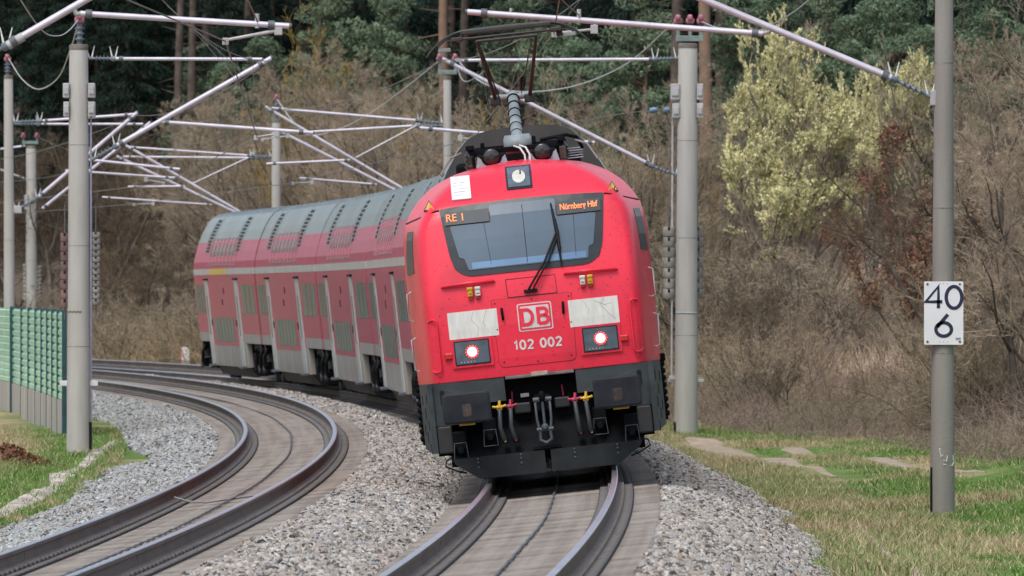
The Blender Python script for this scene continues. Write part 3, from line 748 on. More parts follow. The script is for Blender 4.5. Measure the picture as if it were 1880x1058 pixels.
for s in (-1, 1):
    mb = MB(); mb.path([FR(s*.36, 2.065, .012), FR(s*.36, 2.07, .04), FR(s*.365, 2.185, .04), FR(s*.365, 2.19, .012)], .016, 6); mb.build('hatch_handle', dark_m, hp)
    # forehead seam running out from the windscreen corner and round the cheek
    mb = MB(); pts = [FR(s*(.985+t*.17), 3.43-.035*t*t-.02*t, .0) for t in np.linspace(0, 1.0, 6)]
    fch = cheek(s); pts += [fch(y, 3.375-.06*(y-.6), .0) for y in (.72, .9, 1.2, 1.5)]
    mb.path(pts, .012, 5); mb.build('forehead_seam', black_m, loco)
    # white panels, headlights
    wp = conform('white_panel', rounded(rect(*sorted((s*.425, s*1.015)), 1.885, 2.205), .008), FR, .007, whitep_m, loco)
    c = s*.765
    hl = conform('headlight', rounded(rect(c-.245, c+.245, 1.545, 1.885-.006), .012), FR, .022, red_loco, loco)
    conform('lamp_cover', rounded(rect(c-.212, c+.212, 1.572, 1.862), .012), FR, .026, win_frame, hl)
    conform('lamp_pane', rounded(rect(c-.196, c+.196, 1.588, 1.846), .008), FR, .031, lampglass, hl)
    pc = Vector(FR(c, 1.722, .026)); mb = MB()
    mb.lathe(pc, (0, -1, 0), [(0, .058), (.012, .058), (.014, .05)], 20, 0)
    for k in range(14):
        a = k/14*2*math.pi; mb.lathe(pc+Vector((math.cos(a)*.070, 0, math.sin(a)*.070)), (0, -1, 0), [(0, .011), (.012, .011), (.016, .006)], 8, 1)
    for k in range(7):
        a = k/7*2*math.pi+.2; mb.lathe(pc+Vector((math.cos(a)*.036, -.013, math.sin(a)*.036)), (0, -1, 0), [(0, .013), (.004, .013), (.007, .007)], 8, 0)
    mb.build('lamp', [lampcore, lampred], hl)
    mb = MB()
    for k in range(5): mb.lathe(Vector(FR(c-.14+k*.04, 1.605, .03)), (0, -1, 0), [(0, .006), (.004, .006), (.006, .003)], 6)
    mb.build('led', whitepl, hl)
    mk = MB(); mk.rbox((s*1.045-.05, FR(s*1.04, 1.69)[1]-.035, 1.655), (s*1.045+.05, FR(s*1.04, 1.69)[1]+.03, 1.73), .012); mk.build('marker_light', redlens, loco)
    # step bar and its two hose covers
    mb = MB(); y = lambda u: FR(u, 2.52)[1]
    mb.path([FR(s*.415, 2.522, .0), FR(s*.43, 2.525, .035), FR(s*.72, 2.522, .045), FR(s*1.03, 2.515, .035), FR(s*1.05, 2.512, .0)], [.012, .020, .022, .020, .012], 8); mb.build('step_bar', red_loco, loco)
    for (u, mm) in ((s*.625-.0, whitepl), (s*.715, yellow_m)):
        yy = FR(u, 2.41)[1]; mb = MB(); mb.rbox((u-.032, yy-.075, 2.37), (u+.032, yy-.01, 2.475), .015, 0); mb.rbox((u-.036, yy-.085, 2.45), (u+.036, yy-.01, 2.485), .01, 1)
        mb.rbox((u-.028, yy-.05, 2.335), (u+.028, yy+.01, 2.372), .01, 2)
        mb.rbox((u-.020, yy-.079, 2.40), (u+.020, yy-.074, 2.412), .001, 2)
        mb.build('socket', [mm, mm, redlens], loco)
    # cheek handrail: a long red loop
    lp = rounded([(-.055, 1.52), (.055, 1.52), (.055, 2.14), (-.055, 2.14)], .05)
    mb = MB(); ys = lambda u, v: FR(s*1.20+u*.9, v, .035)
    mb.path([ys(a, b) for a, b in lp]+[ys(*lp[0])], .012, 6); mb.build('handrail', red_loco, loco)
    # cab side window, door edge grab rails
    sw = conform('side_window', rounded([(.66, 2.72), (1.18, 2.70), (1.22, 3.22), (.78, 3.22)], .04), cheek(s), .008, win_frame, loco)
    mb = MB(); fc = cheek(s)
    for (v0, v1) in ((1.55, 1.95), (2.15, 2.5)):
        mb.path([fc(1.0, v0, .0), fc(1.0, v0+.02, .05), fc(1.0, v1-.02, .05), fc(1.0, v1, .0)], .012, 6)
    mb.build('grab_rail', mat('grab_steel', (.55, .50, .50), rough=.35, metal=.6), loco)
    # buffers
    mb = MB(); b0 = s*.895
    pad = rounded(rect(b0-.285, b0+.285, .895, 1.255), .045)
    mb.prism(pad, lambda a, b: (a, -.60, b), lambda a, b: (a, -.555, b))
    nn = len(pad); ip = [(b0+(a-b0)*.9, 1.075+(b-1.075)*.88) for a, b in pad]
    mb.add([(a, -.60, b) for a, b in pad]+[(a, -.612, b) for a, b in ip], [(k, (k+1) % nn, nn+(k+1) % nn, nn+k) for k in range(nn)]+[tuple(range(nn, 2*nn))], 0)
    bu = mb.build('buffer', buf_m, loco)
    mb = MB(); mb.tube((b0, -.56, 1.065), (b0, .0, 1.065), .10, .10, 16); mb.tube((b0, -.25, 1.065), (b0, .02, 1.065), .145, .15, 16); mb.build('shank', dark_m, bu)
    mb = MB(); mb.prism(rounded([(b0-.05, .97), (b0+.05, .97), (b0+.055, 1.12), (b0-.055, 1.12)], .03), lambda a, b: (a, -.615, b), lambda a, b: (a, -.608, b)); mb.build('rust_spot', rust_m, bu)
    mb = MB(); mb.rbox((b0-.09+s*.02, -.50, .865), (b0+.10+s*.02, -.30, .885), .005); mb.build('grease_mark', yellow_m, bu)
    # step block under the buffer, coupling sockets
    mb = MB(); x0, x1 = sorted((s*1.10, s*1.275)); mb.rbox((x0, -.02, .55), (x1, .35, .875), .02); mb.build('side_block', mat('block_dark', (.022, .023, .025), rough=.6, var=.2, scale=6), loco)
    for (cu, cv) in ((s*1.02, .60), (s*.655, .72)):
        mb = MB(); mb.rbox((cu-.085, -.02, cv-.02), (cu+.085, .25, cv+.20), .02)
        fr = [(cu-.085, cv-.13), (cu+.085, cv-.13), (cu+.07, cv+.06), (cu-.07, cv+.06)]
        mb.path([(a, -.05, b) for a, b in fr]+[(fr[0][0], -.05, fr[0][1])], .006, 5, 1)
        mb.lathe((cu, -.02, cv-.03), (0, -1, 0), [(0, .045), (.03, .045), (.04, .03)], 12, 0); mb.build('jumper_socket', [dark_m, steel_m], loco)
    # air hoses
    for (hu, mm) in ((s*.385, cockred), (s*.515, yellow_m)):
        mb = MB(); mb.path([(hu, -.05, 1.03), (hu, -.10, .98), (hu+.012*s, -.14, .80), (hu+.02, -.10, .66), (hu+.035, -.05, .62)], .026, 8, 0); h = mb.build('air_hose', mat('hose_rubber', (.045, .052, .06), rough=.55, var=.2, scale=8), loco)
        mb = MB(); mb.rbox((hu-.035, -.10, 1.0), (hu+.035, .0, 1.06), .012); mb.path([(hu-.08, -.08, 1.045), (hu, -.10, 1.03), (hu+.08, -.08, 1.05)], .016, 6); mb.path([(hu, -.1, 1.03), (hu+.01, -.08, 1.11)], .018, 6); mb.build('cock', mm, h)
        mb = MB(); mb.rbox((hu-.01, -.09, .60), (hu+.07, .02, .66), .01); mb.build('hose_head', dark_m, h)
        mb = MB(); mb.rbox((hu+.02, -.10, .615), (hu+.04, -.088, .65), .002); mb.build('hose_tag', mm, h)
    # grey side plates with slots
    mb = MB(); x0, x1 = sorted((s*1.30, s*1.40))
    mb.prism([(.02, .56), (.02, 1.39), (1.3, 1.39), (1.3, .62)], lambda a, b: (s*1.285+s*.10*min(a, 1.3)/1.3, a, b), lambda a, b: (s*1.345+s*.105*min(a, 1.3)/1.3, a, b), 0)
    sp = mb.build('side_plate', beam_m, loco)
    mb = MB()
    for k, (a, b) in enumerate([(.25, 1.22), (.6, 1.05), (.25, .90), (.6, .76), (.25, .62), (.95, 1.2), (.95, .85)]):
        xx = s*(1.345+.105*a/1.3); x2 = xx+s*.004
        x0, x1 = sorted((xx-.02*s, x2)); mb.box((x0, a-.05, b-.06), (x1, a+.05, b+.06))
    mb.build('slot', black_m, sp)
    mb = MB()
    for z in np.arange(.70, 1.35, .085): mb.lathe((s*1.46, 1.5, z), (0, 0, 1), [(0, .02), (.02, .045), (.06, .045), (.08, .02)], 8)
    mb.tube((s*1.46, 1.5, .66), (s*1.46, 1.5, 1.4), .02, .02, 6); mb.rbox((min(s*1.40, s*1.52), 1.46, 1.36), (max(s*1.40, s*1.52), 1.56, 1.46), .02)
    mb.build('step_chain', dark_m, loco)
    # headstock half
    x0, x1 = sorted((s*.425, s*1.33)); mb = MB()
    mb.prism([(s*.425, 1.105), (s*.66, 1.105), (s*.66, .88), (s*1.30, .88), (s*1.315, 1.385), (s*.425, 1.385)], lambda a, b: (a, .012+.05*(a/1.25)**2, b), lambda a, b: (a, .55, b)); hb = mb.build('headstock', beam_m, loco)
    mb = MB(); x0, x1 = sorted((s*1.15, s*1.20)); mb.prism(rounded(rect(x0, x1, 1.13, 1.30), .02), lambda a, b: (a, .045, b), lambda a, b: (a, .09, b)); mb.build('slot', black_m, hb)
    # snow plough plate
    mb = MB(); a0 = s*.035
    mb.prism([(a0, .475), (s*1.13, .475), (s*1.10, .41), (s*.83, .215), (a0, .215)], lambda a, b: (a, -.08+(.475-b)*-.22, b), lambda a, b: (a, -.05+(.475-b)*-.22, b)); pl = mb.build('plough', mat('plough_grey', (.015, .018, .020), rough=.6, spec=.12, var=.3, scale=4, bump=.15, bscale=25), loco)
    mb = MB()
    for uu in (s*.32, s*.83):
        for vz in (.45, .41, .35): mb.lathe((uu+.0, -.082+(.475-vz)*-.22, vz), (0, -1, 0), [(0, .014), (.008, .014), (.012, .008)], 8)
    mb.build('bolt', steel_m, pl)
    # loose cable at the plough corner
    mb = MB(); mb.path([(s*1.05, .1, .52), (s*1.20, .0, .47), (s*1.22, -.03, .40), (s*1.08, -.06, .33), (s*.98, -.04, .30)], .012, 6); mb.build('loose_cable', black_m, loco)
    # warning triangle
    mb = MB(); t = [(s*1.095-.072, 3.44), (s*1.095+.072, 3.44), (s*1.095, 3.565)]
    o = conform('warning_sign', t, FR, .006, black_m, loco, step=.05)
    t2 = [(s*1.095-.056, 3.449), (s*1.095+.056, 3.449), (s*1.095, 3.548)]
    conform('warning_face', t2, FR, .010, warn_y, o, step=.05)
    mb = MB(); mb.path([FR(s*1.095+.006, 3.52, .012), FR(s*1.095-.012, 3.487, .012), FR(s*1.095+.012, 3.485, .012), FR(s*1.095-.004, 3.455, .012)], .005, 4); mb.build('flash_mark', black_m, o)
# scratches on the white panels, dark brush marks below the windscreen
for k, (pts) in enumerate(([(-.70, 2.20), (-.74, 2.10), (-.66, 2.0), (-.68, 1.9)], [(-.55, 2.2), (-.60, 2.05), (-.53, 1.92)], [(.60, 2.19), (.66, 2.08), (.64, 1.95)], [(.86, 2.2), (.80, 2.12), (.90, 2.0), (.97, 1.93)], [(.74, 2.17), (.86, 2.11), (.93, 2.13)])):
    seam('scratch', pts, .0028, steel_m, .0085)
# lettering
db = conform('logo', rounded(rect(-.185, .225, 1.895, 2.225), .03), FR, .010, lett_m, hp)
conform('logo_field', rounded(rect(-.172, .212, 1.908, 2.212), .024), FR, .0125, red_loco, db)
conform('logo_plate', rounded(rect(-.150, .190, 1.930, 2.190), .012), FR, .015, lett_m, db)
strokes('logo_letters', 'DB', .175, .042, lambda a, b: FR(.02+a, 2.06+b, .019), red_loco, db, .38, 1.12)
strokes('running_number', '102 002', .098, .024, lambda a, b: FR(.02+a, 1.74+b, .012), lett_m, hp, .30, 1.1)
# forehead lamp and paper notice
fl = conform('top_lamp', rounded(rect(-.155, .155, 3.585, 3.865), .015), FR, .010, win_frame, loco, step=.06)
conform('lamp_pane', rounded(rect(-.132, .132, 3.608, 3.842), .01), FR, .016, lampglass, fl, step=.06)
disc = [(.078*math.cos(a), 3.725+.078*math.sin(a)*.98) for a in np.linspace(0, 2*math.pi, 25)[:-1]]
conform('lamp_reflector', disc, FR, .021, bulb_m, fl, step=.05)
mb = MB(); mb.path([FR(.022, 3.745, .026), FR(.025, 3.79, .026)], .011, 6); mb.build('bulb', mat('bulb_dark', (.12, .12, .11), rough=.4), fl)
pn = conform('paper_notice', rect(-.815, -.585, 3.525, 3.80), FR, .022, paper_m, loco, step=.05)
mb = MB()
for k in range(6): mb.path([FR(-.785+.0*k, 3.755-k*.036, .023), FR(-.62-.03*(k % 3), 3.755-k*.036, .023)], .003, 4)
mb.build('print_line', ink_m, pn)
# dark recess between the headstock halves, coupling gear
mb = MB(); mb.box((-.43, .36, .86), (.43, .60, 1.39)); mb.box((-.66, .30, .45), (.66, .58, 1.10)); mb.box((-1.29, .36, .52), (1.29, .9, .879))
mb.prism([(.02, .47), (.30, .86), (.34, .86), (.06, .47)], lambda a, b: (-1.10, a, b), lambda a, b: (1.10, a, b))
mb.build('buffer_beam', dark_m, loco)
mb = MB(); mb.rbox((-.41, -.01, 1.35), (.41, .36, 1.388), .008); lip = mb.build('front_lip', mat('lip_grey', (.16, .15, .145), rough=.6, var=.3, scale=9), loco)
mb = MB(); mb.rbox((-.10, -.018, 1.36), (.10, -.008, 1.41), .003); mb.build('scuffed_plate', mat('scuff', (.42, .36, .30), rough=.7, var=.3, scale=14), lip)
mb = MB(); mb.rbox((-.10, .10, .92), (.10, .4, 1.14), .03); mb.path([(0, .1, 1.04), (0, -.10, 1.05), (0, -.16, 1.10), (0, -.12, 1.15)], .04, 8, 0)
hk = mb.build('draw_hook', dark_m, loco)
mb = MB()
for s in (-1, 1): mb.path([(s*.03, -.08, 1.06), (s*.085, -.12, 1.07), (s*.085, -.13, .85), (s*.065, -.13, .70)], .017, 7)
mb.tube((-.11, -.12, 1.075), (.11, -.12, 1.075), .03, .03, 10); mb.tube((-.10, -.13, .72), (.10, -.13, .72), .026, .026, 10)
mb.lathe((0, -.13, .745), (0, -1, 0), [(-.03, .03), (0, .045), (.03, .045), (.05, .02)], 12)
mb.tube((0, -.13, 1.06), (0, -.13, .74), .018, .018, 8)
mb.path([(-.06, -.13, .7), (-.07, -.12, .60), (0, -.12, .555), (.07, -.12, .60), (.06, -.13, .7)], .022, 7); mb.build('screw_coupling', steel_m, loco)
mb = MB(); mb.rbox((-.20, .20, .97), (-.30, .3, .98), .004); mb.rbox((.14, .14, .95), (.33, .3, 1.08), .02); mb.rbox((-.34, .14, .93), (-.14, .3, 1.06), .02); mb.build('socket_box', mat('box_dark', (.014, .015, .017), rough=.5), loco)
mb = MB(); mb.rbox((-.25, .285, 1.12), (-.15, .297, 1.165), .002); mb.build('data_plate', whitepl, loco)
mb = MB(); mb.path([(-.355, .26, 1.07), (-.35, .25, 1.20)], .011, 6); mb.path([(.255, .26, 1.09), (.25, .25, 1.22)], .011, 6); mb.build('cock_handle', cockred, loco)
mb = MB(); mb.box((-.17, -.045, .505), (.17, .02, .52)); mb.build('plough_step', dark_m, loco)
# lower body, underframe, bogies
mb = MB()
for s in (-1, 1):
    x0, x1 = sorted((s*1.40, s*1.45)); mb.box((x0, 1.3, .95), (x1, LOCO_L, 1.389))
mb.build('body_skirt', beam_m, loco)
mb = MB(); mb.box((-1.39, .9, .75), (1.39, LOCO_L-.2, 1.39)); mb.box((-1.2, 5.6, .3), (1.2, 12.8, .75)); mb.build('underframe', dark_m, loco)
def bogie(parent, yc, wb, rad, half=1.02, name='bogie', dz=0.):
    mb = MB()
    for s in (-1, 1):
        x0, x1 = sorted((s*(half-.06), s*(half+.10))); mb.rbox((x0, yc-wb/2-.55, .52), (x1, yc+wb/2+.55, .80), .04)
        for q in (-1, 1):
            x2, x3 = sorted((s*(half+.08), s*(half+.26))); mb.rbox((x2, yc+q*wb/2-.2, .32), (x3, yc+q*wb/2+.2, .70), .05)
            mb.lathe((s*(half+.15), yc+q*(wb/2-.42), .62), (0, 0, 1), [(0, .10), (.3, .10)], 10)
        mb.rbox((min(s*(half+.1), s*(half+.2)), yc-.9, .85), (max(s*(half+.1), s*(half+.2)), yc+.9, .95), .03)
    mb.box((-half, yc-.35, .42), (half, yc+.35, .75))
    mb.v = [(p[0], p[1], p[2]+dz) for p in mb.v]; b = mb.build(name, dark_m, parent)
    for q in (-1, 1):
        mb = MB()
        for s in (-1, 1): mb.lathe((s*.68, yc+q*wb/2, rad), (s, 0, 0), [(0, rad+.03), (.03, rad+.03), (.035, rad), (.135, rad), (.136, rad*.75), (.10, rad*.7), (.10, .12), (.2, .10)], 28)
        mb.tube((-.7, yc+q*wb/2, rad), (.7, yc+q*wb/2, rad), .09, .09, 12); mb.v = [(p[0], p[1], p[2]+dz) for p in mb.v]; mb.build('wheelset', mat('wheel_steel', (.05, .047, .045), rough=.55, var=.3, scale=6), b)
    return b
bogie(loco, 4.3, 2.5, .61, .95, dz=.15); bogie(loco, 14.3, 2.5, .61, .95, dz=.15)
# roof gear: horns in pale saddles, base frame, pantograph
rt = lambda u, y: 3.93
for s, u in ((-1, -.30), (1, .315)):
    mb = MB(); mb.lathe((u, 1.62, 4.02), (0, -1, 0), [(-.5, .05), (-.15, .07), (0, .095), (.04, .095), (.05, .08), (.055, .03)], 20)
    h = mb.build('horn', porcel, loco)
    mb = MB(); arcp = [(u+.13*math.cos(a), 4.02+.12*math.sin(a)) for a in np.linspace(math.pi*1.05, math.pi*1.95, 10)]
    mb.prism([(u-.205, 3.86), (u-.165, 4.03)]+arcp+[(u+.165, 4.03), (u+.205, 3.86)], lambda a, b: (a, 1.66, b), lambda a, b: (a, 1.74, b)); mb.build('horn_saddle', horn_bracket, h)
mb = MB()
for s in (-1, 1):
    mb.rbox((s*.55-.05, 1.8, 4.12), (s*.55+.05, 4.6, 4.18), .01)
    for y in (1.95, 4.4): mb.lathe((s*.55, y, 3.9), (0, 0, 1), [(0, .07), (.03, .09), (.06, .06), (.09, .09), (.12, .06), (.15, .09), (.18, .06), (.22, .05)], 12, 1)
mb.rbox((-.56, 1.84, 4.06), (.56, 1.96, 4.12), .01); mb.rbox((-.62, 4.35, 4.12), (.62, 4.47, 4.18), .01)
mb.rbox((-.42, 1.95, 4.12), (-.37, 2.05, 4.20), .01); mb.rbox((.20, 1.95, 4.12), (.25, 2.05, 4.22), .01)
mb.path([(.3, 1.86, 4.16), (.62, 1.86, 4.19), (.74, 1.9, 4.15), (.80, 2.0, 4.02)], .022, 6)
mb.build('pantograph_base', [dark_m, porcel], loco)
mb = MB()
for k in range(2): mb.path([(-.02+.07*k, 1.75, 4.12), (.05+.07*k, 1.68, 4.09), (.10+.06*k, 1.64, 4.0), (.10+.06*k, 1.62, 3.9)], .013, 6)
mb.build('roof_cable', whitepl, loco)
mb = MB(); mb.path([(-.66, 1.9, 4.10), (-.80, 1.8, 4.05), (-.93, 1.7, 3.86)], .014, 6); mb.path([(.72, 1.9, 4.12), (.86, 1.8, 4.06), (.97, 1.7, 3.86)], .014, 6); mb.build('roof_hose', mat('hose_grey', (.20, .20, .18), rough=.6), loco)
mb = MB()
for k in range(5): mb.rbox((.58, 1.9+k*.05, 3.90+.03*k), (.80, 1.93+k*.05, 3.912+.03*k), .003, 1)
mb.rbox((-.50, 1.7, 3.9), (-.44, 1.9, 4.03), .01, 2); mb.rbox((.52, 1.7, 3.9), (.60, 1.9, 4.06), .01, 2)
mb.rbox((-.5, 5.2, 3.93), (.5, 8.5, 4.12), .05); mb.rbox((-.8, 10, 3.9), (.8, 15, 4.08), .05)
mb.build('roof_gear', [dark_m, horn_bracket, rust_m], loco)
PB, PK, PH = Vector((.03, 2.15, 4.17)), Vector((.03, 3.35, 4.76)), Vector((.03, 2.35, 5.56))
mb = MB(); mb.tube(PB, PK, .075, .062, 16); mb.lathe(PB-Vector((.17, 0, .02)), (1, 0, 0), [(0, .06), (.02, .11), (.32, .11), (.34, .06)], 14, 0)
for k in range(6):
    q = PB+(PK-PB)*(.16+k*.15); d = (PK-PB).normalized(); mb.lathe(q, d, [(-.006, .079), (.006, .079)], 16, 1)
mb.tube(PK-Vector((.27, 0, .02)), PK+Vector((.25, 0, -.02)), .042, .042, 10, 0)
mb.build('lower_arm', [panto_m, dark_m], loco)
mb = MB()
for s, k0, h0 in ((-1, -.21, -.36), (1, .205, .36)):
    mb.tube((PK.x+k0, PK.y, PK.z-.04), (PH.x+h0, PH.y, PH.z-.13), .026, .02, 8)
    mb.rbox((PK.x+k0-.07, PK.y-.05, PK.z-.11), (PK.x+k0+.06, PK.y+.05, PK.z-.0), .015)
    for q in range(3): mb.tube((PK.x+k0+.05*q-.05, PK.y-.07, PK.z-.07-.02*q), (PK.x+k0+.05*q-.05, PK.y+.07, PK.z-.07-.02*q), .014, .014, 6)
mb.tube((PK.x-.16, PK.y+.02, PK.z-.05), (PH.x-.345, PH.y+.03, PH.z-.13), .010, .010, 6)
mb.tube((PH.x-.37, PH.y, PH.z-.13), (PH.x+.37, PH.y, PH.z-.13), .02, .02, 8)
mb.tube((PK.x+.10, PK.y, PK.z-.02), (PH.x+.30, PH.y, PH.z-.14), .005, .005, 4)
mb.tube((PH.x+.30, PH.y, PH.z-.2), (PK.x+.18, PK.y, PK.z+.25), .005, .005, 4)
mb.build('upper_arm', pdark, loco)
mb = MB()
for y, hw, dr in ((-.22, .62, .30), (.22, .62, .16)):
    pts = []
    for u in np.linspace(-1, 1, 33):
        a = abs(u)*(.985 if dr > .2 else .84)
        z = .0 if a < .5 else -(dr*.9)*((a-.5)/(.485 if dr > .2 else .34))**2.2
        z += .012*(1-(a/.6)**2) if a < .6 else 0
        pts.append((PH.x+math.copysign(a, u), PH.y+y, PH.z+z))
    mb.path(pts, [.014 if abs(p[0]-PH.x) > .56 else .022 for p in pts], 6)
    mb.rbox((PH.x-.55, PH.y+y-.025, PH.z-.035), (PH.x+.55, PH.y+y+.025, PH.z+.012), .008)
mb.tube((PH.x-.62, PH.y, PH.z-.085), (PH.x+.62, PH.y, PH.z-.085), .017, .017, 6)
for s in (-1, 1):
    mb.rbox((PH.x+s*.60-.07, PH.y-.26, PH.z-.11), (PH.x+s*.60+.07, PH.y+.26, PH.z-.06), .01)
    mb.rbox((PH.x+s*.64-.04, PH.y-.04, PH.z-.17), (PH.x+s*.64+.04, PH.y+.04, PH.z-.09), .01)
    mb.tube((PH.x+s*.5, PH.y-.2, PH.z-.05), (PH.x+s*.72, PH.y-.2, PH.z-.10), .012, .012, 6)
mb.build('contact_head', pdark, loco)
mb = MB()
for s in (-1, 1): mb.rbox((PH.x+s*.76-.075, PH.y-.03, PH.z-.20+.02*s), (PH.x+s*.76+.075, PH.y+.03, PH.z-.155+.02*s), .006)
mb.build('head_plate', panto_m, loco)

# ---- double-deck coaches
CL = 25.8
cprof = [(1.39, 1.06), (1.40, 2.0), (1.40, 2.72), (1.39, 2.95), (1.355, 3.20), (1.27, 3.45), (1.165, 3.72), (1.03, 3.97), (.86, 4.22), (.72, 4.36), (.56, 4.43), (.36, 4.46), (0, 4.475)]
_cp = np.array(cprof)
def cside(side):
    def f(y, v, off=0.):
        u = float(np.interp(v, _cp[:, 1], _cp[:, 0])); e = .03
        du = (float(np.interp(v+e, _cp[:, 1], _cp[:, 0]))-float(np.interp(v-e, _cp[:, 1], _cp[:, 0])))/(2*e); nl = math.hypot(1, du)
        return (side*(u+off/nl), y, v-off*du/nl)
    return f
def make_coach():
    t = thing('coach', 'x', 'coach')
    mb = MB(); half = cprof; ring = [(-a, b) for a, b in half]+[(a, b) for a, b in reversed(half[:-1])]
    n = len(ring); ys = [0, .12, CL-.12, CL]; sc = [.985, 1, 1, .985]
    vs = [(a*k, y, b) for y, k in zip(ys, sc) for a, b in ring]
    nb = len(half)-1
    for i in range(3):
        for j in range(n-1):
            zmid = (ring[j][1]+ring[j+1][1])/2
            mb.add([vs[i*n+j], vs[i*n+j+1], vs[(i+1)*n+j+1], vs[(i+1)*n+j]], [(0, 1, 2, 3)], 1 if zmid > 3.72 else 0, False)
    mb.add(vs[:n], [tuple(range(n))], 2); mb.add(vs[3*n:], [tuple(range(n))], 2); mb.add([vs[0], vs[n-1], vs[4*n-1], vs[3*n]], [(0, 1, 2, 3)], 2)
    mb.build('body', [red_coach, roof_m, hood_m], t)
    for s in (-1, 1):
        S = cside(s)
        conform('stripe', rect(.02, CL-.02, 2.86, 3.02), S, .004, stripe_m, t, step=2.)
        for (a, b) in ((.7, 5.9), (21.6, CL-.5)):
            wdw = conform('window', rect(a, b, 1.83, 2.58), S, .006, side_glass, t, step=.9)
            mb = MB(); k = 3
            for i in range(1, k):
                y = a+(b-a)*i/k; mb.path([S(y, 1.83, .002), S(y, 2.58, .002)], .012, 4)
            mb.build('window_bar', mat('bar_grey', (.055, .06, .065), rough=.4, var=.1), wdw)
            conform('skirt_panel', rect(*( (a-.6, b+.6) if a < 5 else (a-.3, CL-.1)), 1.065, 1.30), S, .005, grey_light, t, step=1.)
        wdw = conform('window', rect(10.2, 18.4, .98+.1, 1.72), S, .006, side_glass, t, step=1.)
        mb = MB()
        for i in range(1, 6):
            y = 10.2+8.2*i/6; mb.path([S(y, 1.08, .002), S(y, 1.72, .002)], .012, 4)
        mb.build('window_bar', mat('bar_grey', (.055, .06, .065), rough=.4, var=.1), wdw)
        wdw = conform('window', rect(7.9, 18.9, 3.10, 3.80), S, .006, side_glass, t, step=.3)
        mb = MB()
        for i in range(0, 8):
            y = 7.9+11.*i/7; mb.path([S(y, z, .008) for z in (3.10, 3.3, 3.5, 3.8)], .028, 4)
        mb.build('window_bar', mat('bar_pink', (.40, .17, .20), rough=.4, var=.1), wdw)
        for y0 in (7.0, 19.7):
            mb = MB(); x0, x1 = sorted((s*1.385, s*1.414)); mb.rbox((x0, y0, .46), (x1, y0+1.35, 2.70), .006); dr = mb.build('door', mat('door_grey', (.46, .47, .46), rough=.45, var=.12, scale=3, coat=.3), t)
            mb = MB(); x0, x1 = sorted((s*1.40, s*1.417)); mb.rbox((x0, y0+.52, 1.25), (x1, y0+.90, 2.30), .004); mb.build('door_window', side_glass, dr)
            mb = MB(); x0, x1 = sorted((s*1.38, s*1.44)); mb.rbox((x0, y0-.15, 2.715), (x1, y0+1.5, 2.76), .004); mb.build('rain_ledge', dark_m, t)
            mb = MB(); x0, x1 = sorted((s*1.38, s*1.50)); mb.rbox((x0, y0-.1, .40), (x1, y0+1.45, .455), .01); mb.build('door_step', steel_m, t)
            # vent slats over the door, on the roof slope
            mb = MB()
            for k in range(11):
                v = 3.46+k*.085
                if v > 4.3: break
                mb.add([S(y0+.25, v, .006), S(y0+1.25, v, .006), S(y0+1.25, v+.045, .006), S(y0+.25, v+.045, .006), S(y0+.25, v, .02), S(y0+1.25, v, .02), S(y0+1.25, v+.045, .02), S(y0+.25, v+.045, .02)], [(0, 3, 2, 1), (4, 5, 6, 7), (0, 1, 5, 4), (1, 2, 6, 5), (2, 3, 7, 6), (3, 0, 4, 7)], 0)
            vnt = mb.build('roof_vent', black_m, t)
            mb = MB()
            for yy in (y0-.25, y0+1.75): mb.path([S(yy, v, .004) for v in np.linspace(3.45, 4.42, 8)], .022, 4)
            mb.build('roof_seam', mat('seam_grey', (.20, .24, .25), rough=.4, var=.1), t)
        # lower body between the bogies
        mb = MB(); x0, x1 = sorted((s*1.25, s*1.397)); mb.rbox((x0, 6.0, .42), (x1, 20.9, 1.059), .02); mb.build('skirt', grey_light, t)
        conform('skirt_red', rect(8.6, 19.5, .98, 1.06), lambda y, v, off: (s*(1.399+off), y, v), .002, red_coach, t, step=3)
        mb = MB()
        for (y, v) in ((13, 2.35), (13.9, 2.05), (8.8, 1.5), (19.3, 1.5)):
            mb.rbox(tuple(min(a, b) for a, b in zip((s*1.395, y, v), (s*1.406, y+.35, v+.16))), tuple(max(a, b) for a, b in zip((s*1.395, y, v), (s*1.406, y+.35, v+.16))), .002)
        mb.build('side_marking', dark_m, t)
        # end gear: damper bracket and black step frame beside the bogie
        for y in (.7, CL-.7):
            mb = MB(); X = lambda x: s*x
            mb.path([(X(1.33), y-.35, .95), (X(1.42), y-.35, .75), (X(1.42), y+.1, .50), (X(1.35), y+.4, .42)], .05, 6)
            mb.prism([(y-.45, .62), (y+.35, .62), (y+.15, 1.05), (y-.25, 1.05)], lambda a, b: (X(1.20), a, b), lambda a, b: (X(1.38), a, b))
            mb.rbox((min(X(1.1), X(1.4)), y+.2, .35), (max(X(1.1), X(1.4)), y+.9, .6), .06)
            mb.lathe((X(1.40), y+.55, .42), (s, 0, 0), [(0, .10), (.05, .10)], 10, 1)
            mb.build('end_gear', [black_m, steel_m], t)
    mb = MB(); mb.box((-1.24, 5.9, .36), (1.24, 21, .80)); mb.box((-1.2, .1, .86), (1.2, CL-.1, 1.06)); mb.prism([(-1.34, .50), (1.34, .50), (1.18, .16), (-1.18, .16)], lambda a, b: (a, 6.3, b), lambda a, b: (a, 20.6, b)); mb.build('underframe', mat('underframe_grime', (.065, .055, .046), rough=.8, var=.3, scale=2), t)
    bogie(t, 3.4, 2.5, .46, 1.05); bogie(t, CL-3.4, 2.5, .46, 1.05)
    mb = MB(); mb.rbox((-.85, CL, .9), (.85, CL+.5, 4.1), .1); mb.build('gangway', black_m, t)
